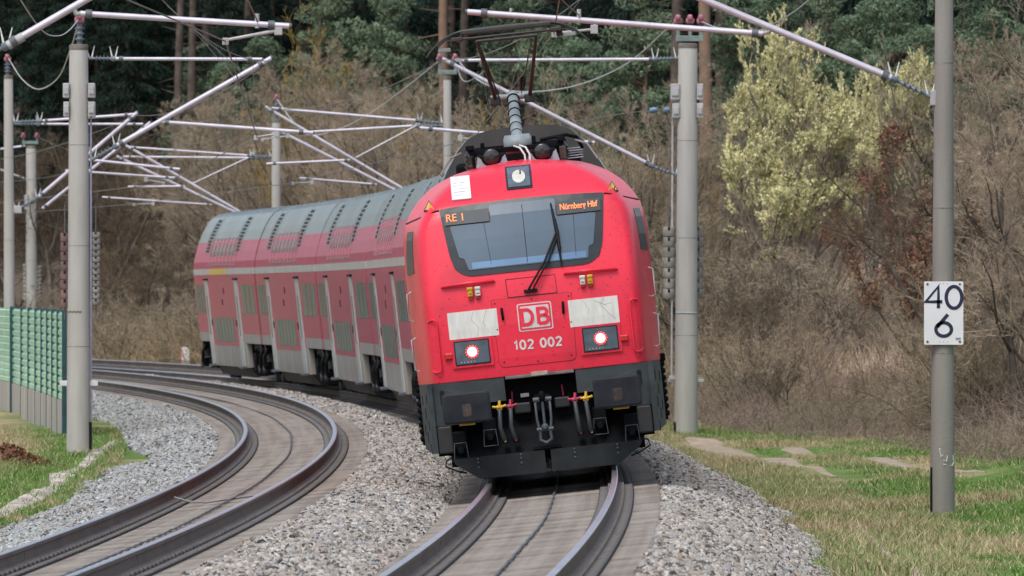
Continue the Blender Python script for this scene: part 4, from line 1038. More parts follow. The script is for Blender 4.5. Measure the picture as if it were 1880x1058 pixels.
    mb = MB(); mb.prism([(a*q*.90, 1.0+(b-1.0)*.965) for q, pr in ((-1, cprof), (1, cprof[:-1][::-1])) for a, b in pr], lambda a, b: (a, CL-.02, b), lambda a, b: (a, CL+.30, b)); mb.build('end_bellows', mat('bellows', (.022, .006, .009), rough=.7, var=.2, scale=4), t)
    return t
coach0 = make_coach()
clab = ['first red double-deck coach, hidden behind the locomotive save its dark roof end', 'second red double-deck coach, mostly hidden behind the locomotive',
        'third red double-deck coach from the locomotive, its roof meeting the cab edge', 'fourth red double-deck coach from the locomotive, in view between third and fifth',
        'fifth red double-deck coach, next to last of the train', 'last red double-deck coach with a short yellow stretch in its stripe']
dcur = along_track(LOCO_D, LOCO_L+.75); coaches = []
for i in range(6):
    c = coach0 if i == 0 else copy_tree(coach0)
    c.matrix_world = vehicle_matrix(dcur, CL, 3.4); tag(c, clab[i], 'coach', 'double-deck coaches behind the locomotive'); coaches.append(c)
    if i == 5: c.matrix_world = c.matrix_world @ Matrix.Diagonal((1, .87, 1, 1))
    dcur = along_track(dcur, CL+.5)
for s in (-1, 1): conform('stripe_mark', rect(11.5, 18.5, 2.86, 3.02), cside(s), .008, yellowst, coaches[5], step=1.5)
# ================================================================== masts, cantilevers, wires
conc_m = mat('mast_concrete', (.43, .42, .395), rough=.85, var=.22, scale=2.2, bump=.25, bscale=30, streak=(2, 2, .35), col2=(.34, .33, .305))
conc_d = mat('mast_concrete_weathered', (.27, .26, .235), rough=.85, var=.25, scale=2.2, bump=.25, bscale=30, streak=(2, 2, .3), col2=(.21, .20, .185))
alu_m = mat('aluminium_tube', (.62, .585, .66), rough=.38, var=.12, scale=3, metal=.25)
ins_m = mat('insulator_blue', (.16, .20, .24), rough=.35, var=.15, scale=10)
spike_m = mat('bird_spike', (.68, .68, .66), rough=.5, var=.1, scale=10)
pink_m = mat('insulator_cap_pink', (.46, .17, .22), rough=.45, var=.25, scale=12)
green_m = mat('bracket_green', (.21, .27, .25), rough=.55, var=.2, scale=6)
galv_m = mat('galvanised_box', (.42, .42, .43), rough=.5, var=.15, scale=5)
wire_m = mat('overhead_wire_grey', (.20, .19, .185), rough=.6, var=.2, scale=1)
feed_m = mat('feeder_wire_pale', (.50, .50, .51), rough=.45, var=.1, scale=1)
wt_m = mat('weight_concrete', (.30, .285, .26), rough=.85, var=.3, scale=5, bump=.2, bscale=30)
wt_r = mat('weight_reddish', (.19, .12, .11), rough=.85, var=.3, scale=5, bump=.2, bscale=30)
clamp_m = mat('clamp_dark', (.11, .12, .13), rough=.5, var=.2, scale=10)
blue_m = mat('insulator_bright_blue', (.13, .22, .34), rough=.4, var=.15, scale=10)

def insulator(mb, a, b, r=.05, n=4, both=True):
    """ribbed rod from the mast at a to the tube collar at b"""
    a, b = Vector(a), Vector(b); L = (b-a).length; d = (b-a)/L
    prof = [(0, r*.5), (L*.12, r*.5)]
    for k in range(n):
        t = L*(.30+.4*k/max(1, n-1)); prof += [(t-.02*L, r*.45), (t, r*1.25), (t+.02*L, r*.5)]
    prof += [(L*.84, r*.5), (L*.86, r*.95), (L, r*.95)]
    mb.lathe(a, d, prof, 10, 0)
    for t in ((.06, .94) if both else (.94,)):
        p = a+d*(L*t)
        for q in (-.05, .05): mb.tube(p+Vector((q*.6, 0, r*.5)), p+Vector((q*1.5, .0, r*.5+.20)), .018, .006, 5, 1)
class Mast:
    def __init__(s, label, px, ytop, ybase, d, r0, r1, m=None, group='concrete masts of the overhead line', pxt=None):
        s.d = d; base = at(px, ybase, d); base.z = min(base.z, float(ground_z(base.x, d))+.05)-.15; top = at(pxt or px, ytop, d)
        s.root = thing('overhead_mast', label, 'mast', base, group); s.base, s.top = base, top
        ax = top-base; mb = MB(); H = ax.length
        mb.lathe(base, ax, [(0, r0), (H*.33, r0*.67+r1*.33), (H*.66, r0*.33+r1*.67), (H-.02, r1), (H, r1*.93)], 28, 0)
        s.col = wbuild(mb, 'column', m or conc_m, s.root); s.r0, s.r1 = r0, r1
        mb = MB(); mb.lathe(top-ax.normalized()*.10, ax, [(0, r1+.004), (.085, r1+.004), (.105, r1*.9)], 24); wbuild(mb, 'cap', mat('mast_cap', (.17, .155, .13), rough=.9, var=.3, scale=6), s.col)
        mb = MB()
        for q in (.28, .52, .76): mb.lathe(base+ax*q, ax, [(0, r0*(1-q)+r1*q+.0015), (.012, r0*(1-q)+r1*q+.0015)], 24)
        wbuild(mb, 'casting_seam', mat('seam_dark', (.24, .23, .21), rough=.9, var=.4, scale=9), s.col)
    def p(s, px, py, dd=0.): return at(px, py, s.d+dd)
    def tube(s, name, a, b, r, m=None, dd=0., ends=True):
        mb = MB(); A, B = s.p(*a, dd), s.p(*b, dd); mb.tube(A, B, r, r, 10, 0)
        if ends:
            v = (B-A).normalized()
            mb.tube(B-v*.03, B+v*.03, r*.9, r*.9, 8, 1); mb.lathe(A+v*.10, v, [(-.04, r*1.5), (.04, r*1.5)], 10, 1); mb.lathe(B-v*.22, v, [(-.04, r*1.5), (.04, r*1.5)], 10, 1)
        return wbuild(mb, name, [m or alu_m, clamp_m], s.root)
    def ins(s, a, b, r=.05, dd=0., n=4):
        mb = MB(); insulator(mb, s.p(*a, dd), s.p(*b, dd), r, n); return wbuild(mb, 'insulator', [ins_m, spike_m], s.root)
    def steady(s, top, bot, tip, r=.02, dd=0.):
        mb = MB(); T, Bm, E = s.p(*top, dd), s.p(*bot, dd), s.p(*tip, dd)
        mb.tube(T, Bm, r*1.3, r*1.0, 6); mb.rbox((Bm.x-.05, Bm.y-.03, Bm.z-.06), (Bm.x+.05, Bm.y+.03, Bm.z+.06), .01); mb.tube(Bm, E, r, r*.8, 6); mb.rbox((E.x-.04, E.y-.02, E.z-.06), (E.x+.04, E.y+.02, E.z+.03), .01)
        return wbuild(mb, 'steady_arm', galv_m, s.root)
    def feeder_head(s, y, xs, ycross, single=False):
        """insulators with pink caps on the mast head"""
        d = s.d; mb = MB()
        if not single:
            a, b = s.p(xs[0], ycross), s.p(xs[-1], ycross); h = .06
            mb.rbox((a.x-.05, d-.05, a.z-h), (b.x+.05, d+.05, a.z+h), .012)
            for x in xs:
                q = s.p(x, ycross); mb.rbox((q.x-.035, d-.04, q.z), (q.x+.035, d+.04, q.z+.28), .01)
            wbuild(mb, 'head_bracket', green_m, s.root)
        for x in xs:
            q = s.p(x, y); z0 = s.top.z if single else s.p(x, ycross).z+.26
            mb = MB(); H = max(.12, q.z-z0-.06); mb.lathe((q.x, d, z0), (0, 0, 1), [(0, .05)]+[(H*(t+e), rr) for t in (.25, .5, .75) for e, rr in ((-.06, .05), (0, .10), (.06, .05))]+[(H, .05)], 12, 0); i_ = wbuild(mb, 'post_insulator', ins_m, s.root)
            mb = MB(); mb.rbox((q.x-.09, d-.12, q.z-.07), (q.x+.09, d+.12, q.z+.05), .04); mb.rbox((q.x-.06, d-.2, q.z+.0), (q.x+.05, d+.2, q.z+.12), .04); wbuild(mb, 'insulator_cap', pink_m, i_)
    def box(s, x0, x1, y0, y1, name='tension_box'):
        A, B = s.p(x0, y1), s.p(x1, y0); mb = MB(); mb.rbox((A.x, s.d-.16, A.z), (B.x, s.d+.16, B.z), .015); mb.rbox((A.x+(B.x-A.x)*.15, s.d-.19, A.z+(B.z-A.z)*.25), (B.x-(B.x-A.x)*.15, s.d-.155, A.z+(B.z-A.z)*.75), .008); return wbuild(mb, name, galv_m, s.root)
def weights(label, d, x0, x1, y0, y1, n, m, rod=None, group='tensioning weight stacks hanging beside the masts'):
    a, b = at(x0, y0, d), at(x1, y1, d); c = (a+b)/2; r = (b.x-a.x)/2; h = (a.z-b.z)/n
    t = thing('tension_weight', label, 'weight', (c.x, d, b.z), group)
    for k in range(n):
        mb = MB(); z = b.z+h*k; mb.lathe((c.x, d, z+.008), (0, 0, 1), [(0, r*.94), (.015, r), (h-.035, r), (h-.018, r*.94)], 18, 0); 
        mb.rbox((c.x-.022, d-r-.006, z+h*.62), (c.x+.022, d-r*.5, z+h-.012), .003, 1)
        wbuild(mb, 'disc', [m, black_m], t)
    rt, rb = rod or (a.z+.5, b.z-.2); mb = MB(); mb.tube((c.x+.0, d, rb), (c.x, d, rt), .012, .012, 6); wbuild(mb, 'rod', clamp_m, t)
    return t
PPM = lambda k: F_PX/k
# ---- mast beside the path, with the kilometre sign
P1 = Mast('tall slim weathered mast with the kilometre sign, foot in rough grass beyond the path', 1730, -150, 940, PPM(140), .165, .112, conc_d, pxt=1734)
P1.ins((1712, 180), (1636, 143), .05); P1.tube('cantilever_tube', (1638, 144), (1135, -66), .046); P1.tube('register_arm', (1400, 62), (858, 22), .040)
P1.steady((1093, 40), (1091, 54), (1018, 61)); P1.tube('stay_tube', (1705, -100), (1140, -72), .03)
mb = MB(); q = P1.p(1405, 60); mb.path([P1.p(1400, 62), P1.p(1412, 58), P1.p(1415, 48)], .03, 6); q = P1.p(1063, 31); mb.tube(q+Vector((0, 0, -.08)), q+Vector((0, 0, .10)), .03, .03, 6); q = P1.p(938, 22); mb.tube(q, q+Vector((0, 0, .05)), .02, .02, 6); wbuild(mb, 'clamp', galv_m, P1.root)
mb = MB(); q = P1.p(1712, 180); mb.rbox((q.x-.03, q.y-.06, q.z-.10), (q.x+.10, q.y+.06, q.z+.10), .012); wbuild(mb, 'hinge_bracket', galv_m, P1.root)
mb = MB()   # pale marks scratched on the mast
def on_mast(M_, px, py, off=.004):
    q = M_.p(px, py); t = (q.z-M_.base.z)/(M_.top.z-M_.base.z); r = M_.r0+(M_.r1-M_.r0)*t; cx = M_.base.x+(M_.top.x-M_.base.x)*t
    dx = max(-r*.97, min(r*.97, q.x-cx)); return Vector((cx+dx, M_.d-math.sqrt(r*r-dx*dx)-off, q.z))
for st in ([(1727, 839), (1724, 824), (1752, 823)], [(1728, 836), (1752, 834)], [(1739, 836), (1737, 848)], [(1731, 846), (1750, 844), (1749, 836)], [(1731, 853), (1748, 855), (1751, 846)]):
    mb.path([on_mast(P1, *q) for q in st], .010, 4)
wbuild(mb, 'scratched_mark', whitepl, P1.col)
mb = MB(); mb.path([on_mast(P1, 1709.5, y, .02) for y in (858, 880, 900, 920, 940)], .018, 5); wbuild(mb, 'earth_strip', black_m, P1.root)
# sign
sg = thing('kilometre_sign', 'white kilometre board reading 40 over 6 on the slim mast', 'sign', at(1732.5, 575, P1.d-.17))
SX0, SX1, SZ0, SZ1 = -36/140, 36/140, -58/140, 58/140
mb = MB(); pl = rounded(rect(SX0, SX1, SZ0, SZ1), .02)
mb.prism(pl, lambda a, b: (a, -.012, b), lambda a, b: (a, .012, b)); mb.build('plate', mat('sign_white', (.74, .75, .78), rough=.4, var=.04, scale=4), sg)
sign_ink = mat('sign_ink', (.012, .016, .05), rough=.5, var=.1, scale=10)
PLC = lambda cx, cz: (lambda a, b: (cx+a, -.0155, cz+b))
strokes('digits', '40', .285, .046, PLC(.0, .205), sign_ink, sg, .14, 1.28); strokes('digits', '6', .285, .046, PLC(.0, -.16), sign_ink, sg, .14, 1.28)
strokes('small_digits', '599', .030, .005, PLC(.19, -.34), sign_ink, sg, .2)
mb = MB()
for a in (SX0+.045, SX1-.045):
    for b in (SZ0+.04, SZ1-.035): mb.lathe((a, -.012, b), (0, -1, 0), [(0, .016), (.006, .016), (.01, .008)], 10)
mb.build('bolt', clamp_m, sg)
mb = MB()
for a in (-.05, 0, .05):
    for b in (SZ0+.035, SZ1-.03): mb.lathe((a, -.012, b), (0, -1, 0), [(0, .006), (.003, .006)], 8)
mb.build('rivet', clamp_m, sg)
mb = MB(); mb.rbox((-.2, .012, .2), (.2, .05, .25), .005); mb.rbox((-.2, .012, -.25), (.2, .05, -.2), .005); mb.build('rail', galv_m, sg)
# ---- thick mast behind the locomotive
P2 = Mast('thick round concrete mast standing on the verge close behind the locomotive', 1259, 80, 812, PPM(90), .245, .195, conc_m, pxt=1263)
P2.feeder_head(38, [1245, 1267, 1287], 71)
P2.ins((1246, 107), (1200, 109), .055); P2.tube('stay_tube', (1204, 109), (836, 111), .035)
P2.ins((1242, 322), (1192, 303), .055); P2.tube('cantilever_tube', (1196, 304), (812, 108), .042)
P2.tube('register_arm', (1092, 262), (771, 235), .035); P2.steady((1058, 262), (1056, 264), (1040, 266)); P2.steady((846, 243), (845, 254), (868, 255))
for b in ((1231, 1248, 154, 184), (1234, 1248, 190, 217), (1279, 1291, 154, 184), (1279, 1291, 190, 217)): P2.box(*b)
mb = MB(); mb.tube(P2.p(1235, 205), P2.p(1233, 692), .022, .022, 8); mb.rbox(tuple(P2.p(1228, 698)-Vector((0, .04, 0))), tuple(P2.p(1240, 690)+Vector((0, .04, 0))), .01); wbuild(mb, 'guide_rod', galv_m, P2.root)
mb = MB(); q0, q1 = P2.p(1226, 702), P2.p(1292, 696); mb.rbox((q0.x, P2.d-.02, q0.z), (q1.x, P2.d+.3, q1.z), .01); wbuild(mb, 'bracket', galv_m, P2.root)
mb = MB(); ring = [on_mast(P2, x, 574.5, .006) for x in np.linspace(1241.5, 1280.5, 14)]; mb.path(ring, .010, 4); wbuild(mb, 'painted_ring', mat('paint_pale_blue', (.42, .52, .60), rough=.6), P2.col)
mb = MB(); mb.path([on_mast(P2, 1239, y, .03) for y in (775, 790, 808)], .03, 5); wbuild(mb, 'earth_strip', black_m, P2.root)
weights('grey stack of tensioning weights on the train side of the thick mast behind the locomotive', P2.d+.05, 1217, 1239, 416, 549, 7, wt_m)
weights('grey stack of tensioning weights on the wooded side of the thick mast behind the locomotive', P2.d+.42, 1271, 1291, 416, 549, 7, wt_m)
# ---- mast seen above the locomotive's cab
P3 = Mast('slender mast whose foot is hidden behind the red locomotive', 824, 140, 740, PPM(68), .13, .105, conc_m, pxt=821)
P3.feeder_head(107, [807, 836], 133)
P3.ins((817, 227), (768, 222), .06); P3.ins((817, 231), (764, 232), .06, .8)
P3.tube('stay_tube', (772, 222), (499, 199), .038); P3.tube('stay_tube', (766, 231), (545, 244), .036, None, .8)
P3.tube('cantilever_tube', (760, 359), (487, 196), .042); P3.tube('cantilever_tube', (748, 361), (512, 240), .042, None, .8)
P3.ins((818, 392), (757, 357), .06); P3.ins((818, 398), (745, 360), .06, .8)
P3.tube('register_arm', (642, 294), (489, 301), .032); P3.tube('hanger_tube', (762, 232), (653, 290), .022, None, 0, False); P3.tube('register_arm', (692, 339), (550, 327), .032, None, .8)
P3.steady((574, 329), (573, 335), (538, 336), .02, .8); P3.steady((530, 245), (528, 250), (482, 256))
# ---- mast behind the coaches
P4 = Mast('slender mast rising behind the roofs of the coaches', 508, 220, 712, PPM(58), .165, .135, conc_m, pxt=507)
P4.feeder_head(180, [508], 0, True)
P4.ins((500, 288), (460, 286), .06); P4.ins((500, 290), (462, 290), .06, .8)
P4.tube('stay_tube', (462, 286), (235, 270), .034); P4.tube('stay_tube', (464, 290), (226, 288), .034, None, .8)
P4.tube('cantilever_tube', (466, 404), (231, 267), .042); P4.tube('cantilever_tube', (462, 404), (214, 287), .042, None, .8); P4.ins((500, 424), (463, 403), .06)
P4.tube('register_arm', (340, 342), (235, 343), .03); P4.tube('hanger_tube', (455, 290), (352, 338), .022, None, 0, False); P4.tube('register_arm', (388, 376), (188, 362), .03, None, .8)
P4.steady((282, 371), (281, 374), (246, 375), .02, .8)
# ---- big square-looking mast at the noise barrier
L1 = Mast('broad pale concrete mast standing in front of the green noise barrier', 144.5, 82, 838, PPM(101), .222, .17, conc_m)
L1.feeder_head(36, [146], 0, True)
L1.ins((163, 107), (212, 108), .05); L1.tube('stay_tube', (212, 108), (481, 109), .032)
L1.ins((168, 294), (216, 267), .06); L1.tube('cantilever_tube', (214, 268), (498, 107), .047); L1.tube('register_arm', (296, 224), (575, 244), .036)
L1.steady((510, 240), (508, 246), (470, 252))
for b in ((116, 128, 153, 180), (117, 128, 187, 215), (162, 175, 153, 180), (162, 175, 187, 215)): L1.box(*b)
mb = MB(); mb.tube(L1.p(167, 215), L1.p(167, 820), .02, .02, 6); wbuild(mb, 'guide_rod', mat('rod_bluish', (.33, .35, .46), rough=.5), L1.root)
mb = MB(); q0, q1 = L1.p(110, 709), L1.p(180, 699); mb.rbox((q0.x, L1.d-.03, q0.z), (q1.x, L1.d+.05, q1.z), .01); wbuild(mb, 'bracket', whitepl, L1.root)
mb = MB(); mb.path([on_mast(L1, x, 572+math.sin(x)*1.5, .004) for x in np.linspace(124, 150, 9)], .012, 4); wbuild(mb, 'stain_mark', mat('stain', (.20, .18, .15), rough=.9, var=.2), L1.col)
mb = MB(); mb.path([on_mast(L1, 166, y, .03) for y in (775, 800, 825)], .03, 5); wbuild(mb, 'earth_strip', black_m, L1.root)
weights('reddish brown stack of weights on the barrier side of the broad pale mast', L1.d+.05, 111, 127, 427, 566, 8, wt_r)
weights('grey stack of weights on the track side of the broad pale mast', L1.d+.05, 168, 184, 426, 560, 12, wt_m)
# ---- far masts beside and behind it
L0 = Mast('slender mast rising behind the green barrier at the edge of the view', 18, 138, 760, PPM(70.7), .16, .115, conc_m, pxt=15.5)
L0.feeder_head(108, [14], 0, True)
L0.ins((26, 224), (76, 222), .06); L0.ins((26, 228), (74, 228), .06, .8)
L0.tube('stay_tube', (78, 222), (247, 210), .036); L0.tube('stay_tube', (76, 228), (262, 228), .032, None, .8)
L0.ins((28, 388), (72, 361), .06); L0.tube('cantilever_tube', (72, 361), (252, 207), .05); L0.tube('cantilever_tube', (78, 383), (276, 225), .042, None, .8)
L0.tube('register_arm', (130, 290), (330, 311), .036); L0.tube('register_arm', (120, 313), (322, 327), .032, None, .8); L0.steady((270, 324), (268, 330), (300, 336), .02, .8)
mb = MB(); q0, q1 = L0.p(24, 392), L0.p(40, 378); mb.rbox((q0.x, L0.d-.05, q0.z), (q1.x, L0.d+.05, q1.z), .02); wbuild(mb, 'hinge_bracket', galv_m, L0.root)
P5 = Mast('small far mast with a green head bracket, behind the barrier', 59, 268, 700, PPM(48), .25, .19, conc_m, pxt=57)
P5.feeder_head(250, [43, 68], 262)
P5.box(45, 66, 358, 385)
P5.tube('stay_tube', (46, 268), (-60, 282), .04); P5.tube('cantilever_tube', (50, 330), (-30, 300), .04)
weights('pale stack of weights, barrier-edge side of the small far mast', P5.d+.05, 42, 56.5, 484, 552, 9, wt_m)
weights('pale stack of weights, pale mast side of the small far mast', P5.d+.05, 62, 77.5, 487, 556, 9, wt_m)
N1 = Mast('mast out of view whose pale cantilever tubes cross the upper corner', -85, -150, 960, PPM(150), .16, .12, conc_m)
N1.ins((-62, 124), (16, 82), .055); N1.tube('cantilever_tube', (12, 84), (252, -55), .046); N1.tube('register_arm', (148, 25), (531, 48), .037); N1.steady((512, 47), (511, 56), (414, 74), .025)
mb = MB(); q = N1.p(14, 84); v = (N1.p(252, -55)-q).normalized(); mb.lathe(q, v, [(0, .06), (.22, .06)], 12, 0); mb.path([N1.p(136, 16), N1.p(140, 26), N1.p(150, 25)], .035, 6); q = N1.p(472, 43); mb.tube(q+Vector((0, 0, -.06)), q+Vector((0, 0, .12)), .03, .03, 6); wbuild(mb, 'clamp', galv_m, N1.root)

# ---- wires
def wire(name, label, pts, r, m, cat='wire', sag=0., group=None):
    """pts (px,py,depth); straight or sagging runs between them"""
    P = [at(*p) if not isinstance(p, Vector) else p for p in pts]; mb = MB(); Q = []
    for a, b in zip(P[:-1], P[1:]):
        k = 14
        for i in range(k):
            t = i/k; q = a.lerp(b, t); q.z -= sag*4*t*(1-t); Q.append(q)
    Q.append(P[-1]); mb.path(Q, r, 5); o = mb.build(name, m); return tag(o, label, cat, group)
def smooth_pts(pts, n=10):
    P = [at(*p) for p in pts]; out = []
    for i in range(len(P)-1):
        p0, p1, p2, p3 = P[max(i-1, 0)], P[i], P[i+1], P[min(i+2, len(P)-1)]
        for k in range(n):
            t = k/n; out.append(.5*((2*p1)+(p2-p0)*t+(2*p0-5*p1+4*p2-p3)*t*t+(3*p1-p0-3*p2+p3)*t**3))
    return out+[P[-1]]
def curve_wire(name, label, pts, r, m, cat='wire', group=None):
    mb = MB(); mb.path(smooth_pts(pts), r, 5); return tag(mb.build(name, m), label, cat, group)
d1, d2, d3, d4, d5, dl1, dl0, dn = P1.d, P2.d, P3.d, P4.d, P5.d, L1.d, L0.d, N1.d
cR = [(1080, -320, 100), (1017, 61, d1), (869, 255, d2), (538, 336, d3), (246, 375, d4), (-70, 400, d5)]
mR = [(1300, -700, 100), (1140, -66, d1), (814, 110, d2), (489, 198, d3), (216, 289, d4), (-70, 330, d5)]
wire('contact_wire', 'contact wire over the train running to the raised pantograph', cR, .009, wire_m, sag=.0)
wire('carrier_wire', 'carrier wire hung above the contact wire of the train track', mR, .009, wire_m, sag=.35)
cL = [(215, -8, 118), (414, 76, dn), (472, 252, dl1), (300, 337, dl0), (-80, 382, 400)]
mL = [(60, -330, 118), (250, -52, dn), (494, 112, dl1), (250, 212, dl0), (-80, 300, 400)]
wire('contact_wire', 'contact wire of the empty track at the steady arm in the upper corner', cL, .010, wire_m)
wire('carrier_wire', 'carrier wire above the empty track', mL, .009, wire_m, sag=.3)
def droppers(label, c, m, step=11.):
    mb = MB(); P = [at(*p) for p in c]; Q = [at(*p) for p in m]
    for i in range(1, len(P)-1):
        L = (P[i+1]-P[i]).length; k = int(L/step)
        for j in range(1, k):
            t = j/k; a = P[i].lerp(P[i+1], t); b = Q[i].lerp(Q[i+1], t); b.z -= .32*4*t*(1-t)
            mb.tube(a, b, .004, .004, 4)
    o = mb.build('dropper_wire', wire_m); tag(o, label, 'wire', kind='stuff')
droppers('thin dropper wires between carrier and contact wire', cR, mR); droppers('thin dropper wires over the empty track', cL, mL)
curve_wire('feeder_wire', 'pale feeder wire sagging between the broad pale mast and the slender mast beside it', [(145, 38, dl1), (128, 95, 215), (105, 145, 235), (70, 164, 265), (40, 145, 285), (15, 106, dl0)], .014, feed_m)
curve_wire('feeder_wire', 'pale feeder wire from the broad pale mast up towards the upper corner', [(144, 36, dl1), (128, 55, 196), (108, 66, 188), (80, 58, 176), (38, 0, 160), (-20, -110, 146)], .010, feed_m)
curve_wire('feeder_wire', 'long sagging feeder wire passing behind the pantograph', [(1238, 42, d2), (1220, 58, 231), (1150, 118, 243), (1060, 157, 258), (970, 169, 274), (905, 160, 286), (868, 140, 293), (838, 108, d3)], .018, feed_m)
curve_wire('feeder_wire', 'feeder wire falling from the slender mast behind the cab towards the coaches', [(806, 112, d3), (740, 165, 312), (680, 208, 322), (620, 238, 332), (560, 245, 341), (508, 182, d4)], .018, feed_m)
curve_wire('feeder_wire', 'feeder wire looping from the mast behind the coaches to the far masts', [(506, 180, d4), (432, 189, 366), (380, 228, 378), (326, 254, 392), (285, 246, 402), (180, 288, 410), (68, 252, d5)], .007, wire_m)
curve_wire('feeder_wire', 'pale feeder wire from the thick mast up over the yellow flowering tree', [(1288, 40, d2), (1340, 60, 214), (1385, 58, 202), (1420, 44, 188), (1485, 0, 172), (1580, -110, 150)], .012, feed_m)
aw = thing('anchor_wire', 'thin anchor wire with two blue insulators ending at the thick mast', 'wire', at(1228, 202, d2))
mb = MB(); mb.path(smooth_pts([(1234, 202, d2), (1190, 203, d2+1), (1060, 222, d2+25), (960, 236, d2+45), (860, 252, d3-15)]), .008, 5); wbuild(mb, 'strand', wire_m, aw)
for (a, b) in ((1192, 1208), (1218, 1230)):
    A, B = at(a, 203.5, d2), at(b, 201.5, d2); L_ = (B-A).length; mb = MB(); mb.lathe(A, B-A, [(0, .02)]+[(L_*t, rr) for t, rr in ((.15, .07), (.3, .055), (.5, .075), (.7, .055), (.85, .07))]+[(L_, .02)], 12); wbuild(mb, 'insulator', blue_m, aw)
curve_wire('jumper_wire', 'small looped wire hanging under the tube beside the slender mast behind the cab', [(838, 118, d3), (846, 142, d3-1), (856, 150, d3-2), (872, 143, d3-3), (890, 130, d3-4)], .012, feed_m)
curve_wire('hanger_wire', 'thin wire running up from the register arm of the slim signed mast', [(1063, 28, d1), (1032, 0, d1-6), (1000, -40, d1-12)], .010, wire_m)
curve_wire('hanger_wire', 'thin wire running up from the arm in the upper corner', [(472, 38, dn), (455, 0, dn-5), (440, -30, dn-9)], .010, wire_m)
# ================================================================== noise barrier
g1 = bpy.data.materials.new('barrier_green'); MATS['barrier_green'] = g1
mat('barrier_green_', (.40, .84, .58), rough=.25, var=.15, scale=1.5, coat=.3, streak=(.6, .6, 1.5)); g1 = MATS['barrier_green_']
post_m = mat('barrier_post', (.012, .055, .068), rough=.45, var=.2, scale=5)
bconc = mat('barrier_concrete', (.42, .39, .35), rough=.85, var=.25, scale=1.5, streak=(1, 1, .25))
bar = thing('noise_barrier', 'pale green ribbed noise barrier with dark posts on a concrete plinth', 'barrier', (-9, 225, -.8))
bx_pts = []
for px, ybase, dd in ((118, 811, 224.), (108.5, 806, 228.), (98.5, 801, 232.3), (89, 796, 236.8), (78.5, 791, 241.5), (67.5, 786, 246.3), (54.5, 780, 252.), (41.5, 774, 258.), (25, 766, 266.), (-18, 768, 281.), (-80, 766, 297.)):
    bx_pts.append((at(px, 600, dd).x, dd))
ZB, ZC, ZT = -1.0, -.02, 1.76
for i, (x, d) in enumerate(bx_pts):
    w = .055 if i not in (0, 8) else (.05 if i == 0 else .10); mb = MB(); mb.rbox((x-w*.9, d-.12, ZB), (x+w*.9, d+.12, ZT+.05), .01); wbuild(mb, 'post', post_m, bar)
for (a, b) in zip(bx_pts[:-1], bx_pts[1:]):
    A, B = Vector((a[0], a[1], 0)), Vector((b[0], b[1], 0)); t = (B-A).normalized(); nrm = Vector((-t.y, t.x, 0)); 
    if nrm.y > 0: nrm = -nrm
    mb = MB(); n = 11; prof = []; h = (ZT-ZC)/n
    for k in range(n):
        z = ZC+h*k; prof += [(.0, z), (.028, z+h*.14), (.028, z+h*.70), (.0, z+h*.84)]
    prof.append((0, ZT)); poly = prof+[(-.05, ZT), (-.05, ZC)]
    mb.prism(poly, lambda o, z: A+nrm*o+Vector((0, 0, z)), lambda o, z: B+nrm*o+Vector((0, 0, z))); wbuild(mb, 'panel', g1, bar)
    mb = MB(); mb.prism([(.045, ZB), (.045, ZC), (-.05, ZC), (-.05, ZB)], lambda o, z: A+nrm*o+Vector((0, 0, z)), lambda o, z: B+nrm*o+Vector((0, 0, z))); wbuild(mb, 'plinth', bconc, bar)
# ---- marker post beyond the track, leaf pile, loose things
mk = thing('marker_post', 'white marker post with an orange edge beyond the far end of the tracks', 'marker post', at(339, 672, 366.))
q0, q1 = at(330.5, 680, 366.), at(348, 638, 366.)
mb = MB(); mb.rbox((q0.x+.06, 365.9, q0.z), (q1.x, 366.2, q1.z), .02); wbuild(mb, 'post', mat('marker_white', (.76, .76, .76), rough=.5, var=.05, scale=4), mk)
mb = MB(); mb.rbox((q0.x, 365.95, q0.z), (q0.x+.062, 366.15, q1.z-.02), .01); wbuild(mb, 'edge_strip', mat('marker_orange', (.62, .16, .10), rough=.6, var=.3, scale=8), mk)
rng = np.random.default_rng(5)
cen = at(16, 858, 188.); N_ = 900
x = cen.x+rng.normal(0, .32, N_); dd = 188+rng.normal(0, 1.6, N_); z = ground_z(x, dd)+.02+.28*np.exp(-(((x-cen.x)/.35)**2+((dd-188)/1.7)**2)*.6)*rng.uniform(.3, 1, N_)
Pc = np.stack([x, dd, z], -1); a = rng.normal(size=(N_, 3)); a /= np.linalg.norm(a, axis=1)[:, None]; b = np.cross(a, rng.normal(size=(N_, 3))); b /= np.linalg.norm(b, axis=1)[:, None]; n3 = np.cross(a, b)
s_ = rng.uniform(.03, .055, N_)[:, None]
V = np.stack([Pc-a*s_, Pc-b*s_*.6+n3*s_*.2, Pc+a*s_, Pc+b*s_*.6+n3*s_*.2], 1).reshape(-1, 3); Fq = np.arange(N_*4).reshape(-1, 4)
lp = np_mesh('leaf_pile', V, Fq, mat('dead_leaves', (.20, .085, .045), rough=.8, var=.4, scale=20, island=True)); tag(lp, 'heap of brown dead leaves on the grass slope below the green barrier', 'leaf pile', kind='stuff')
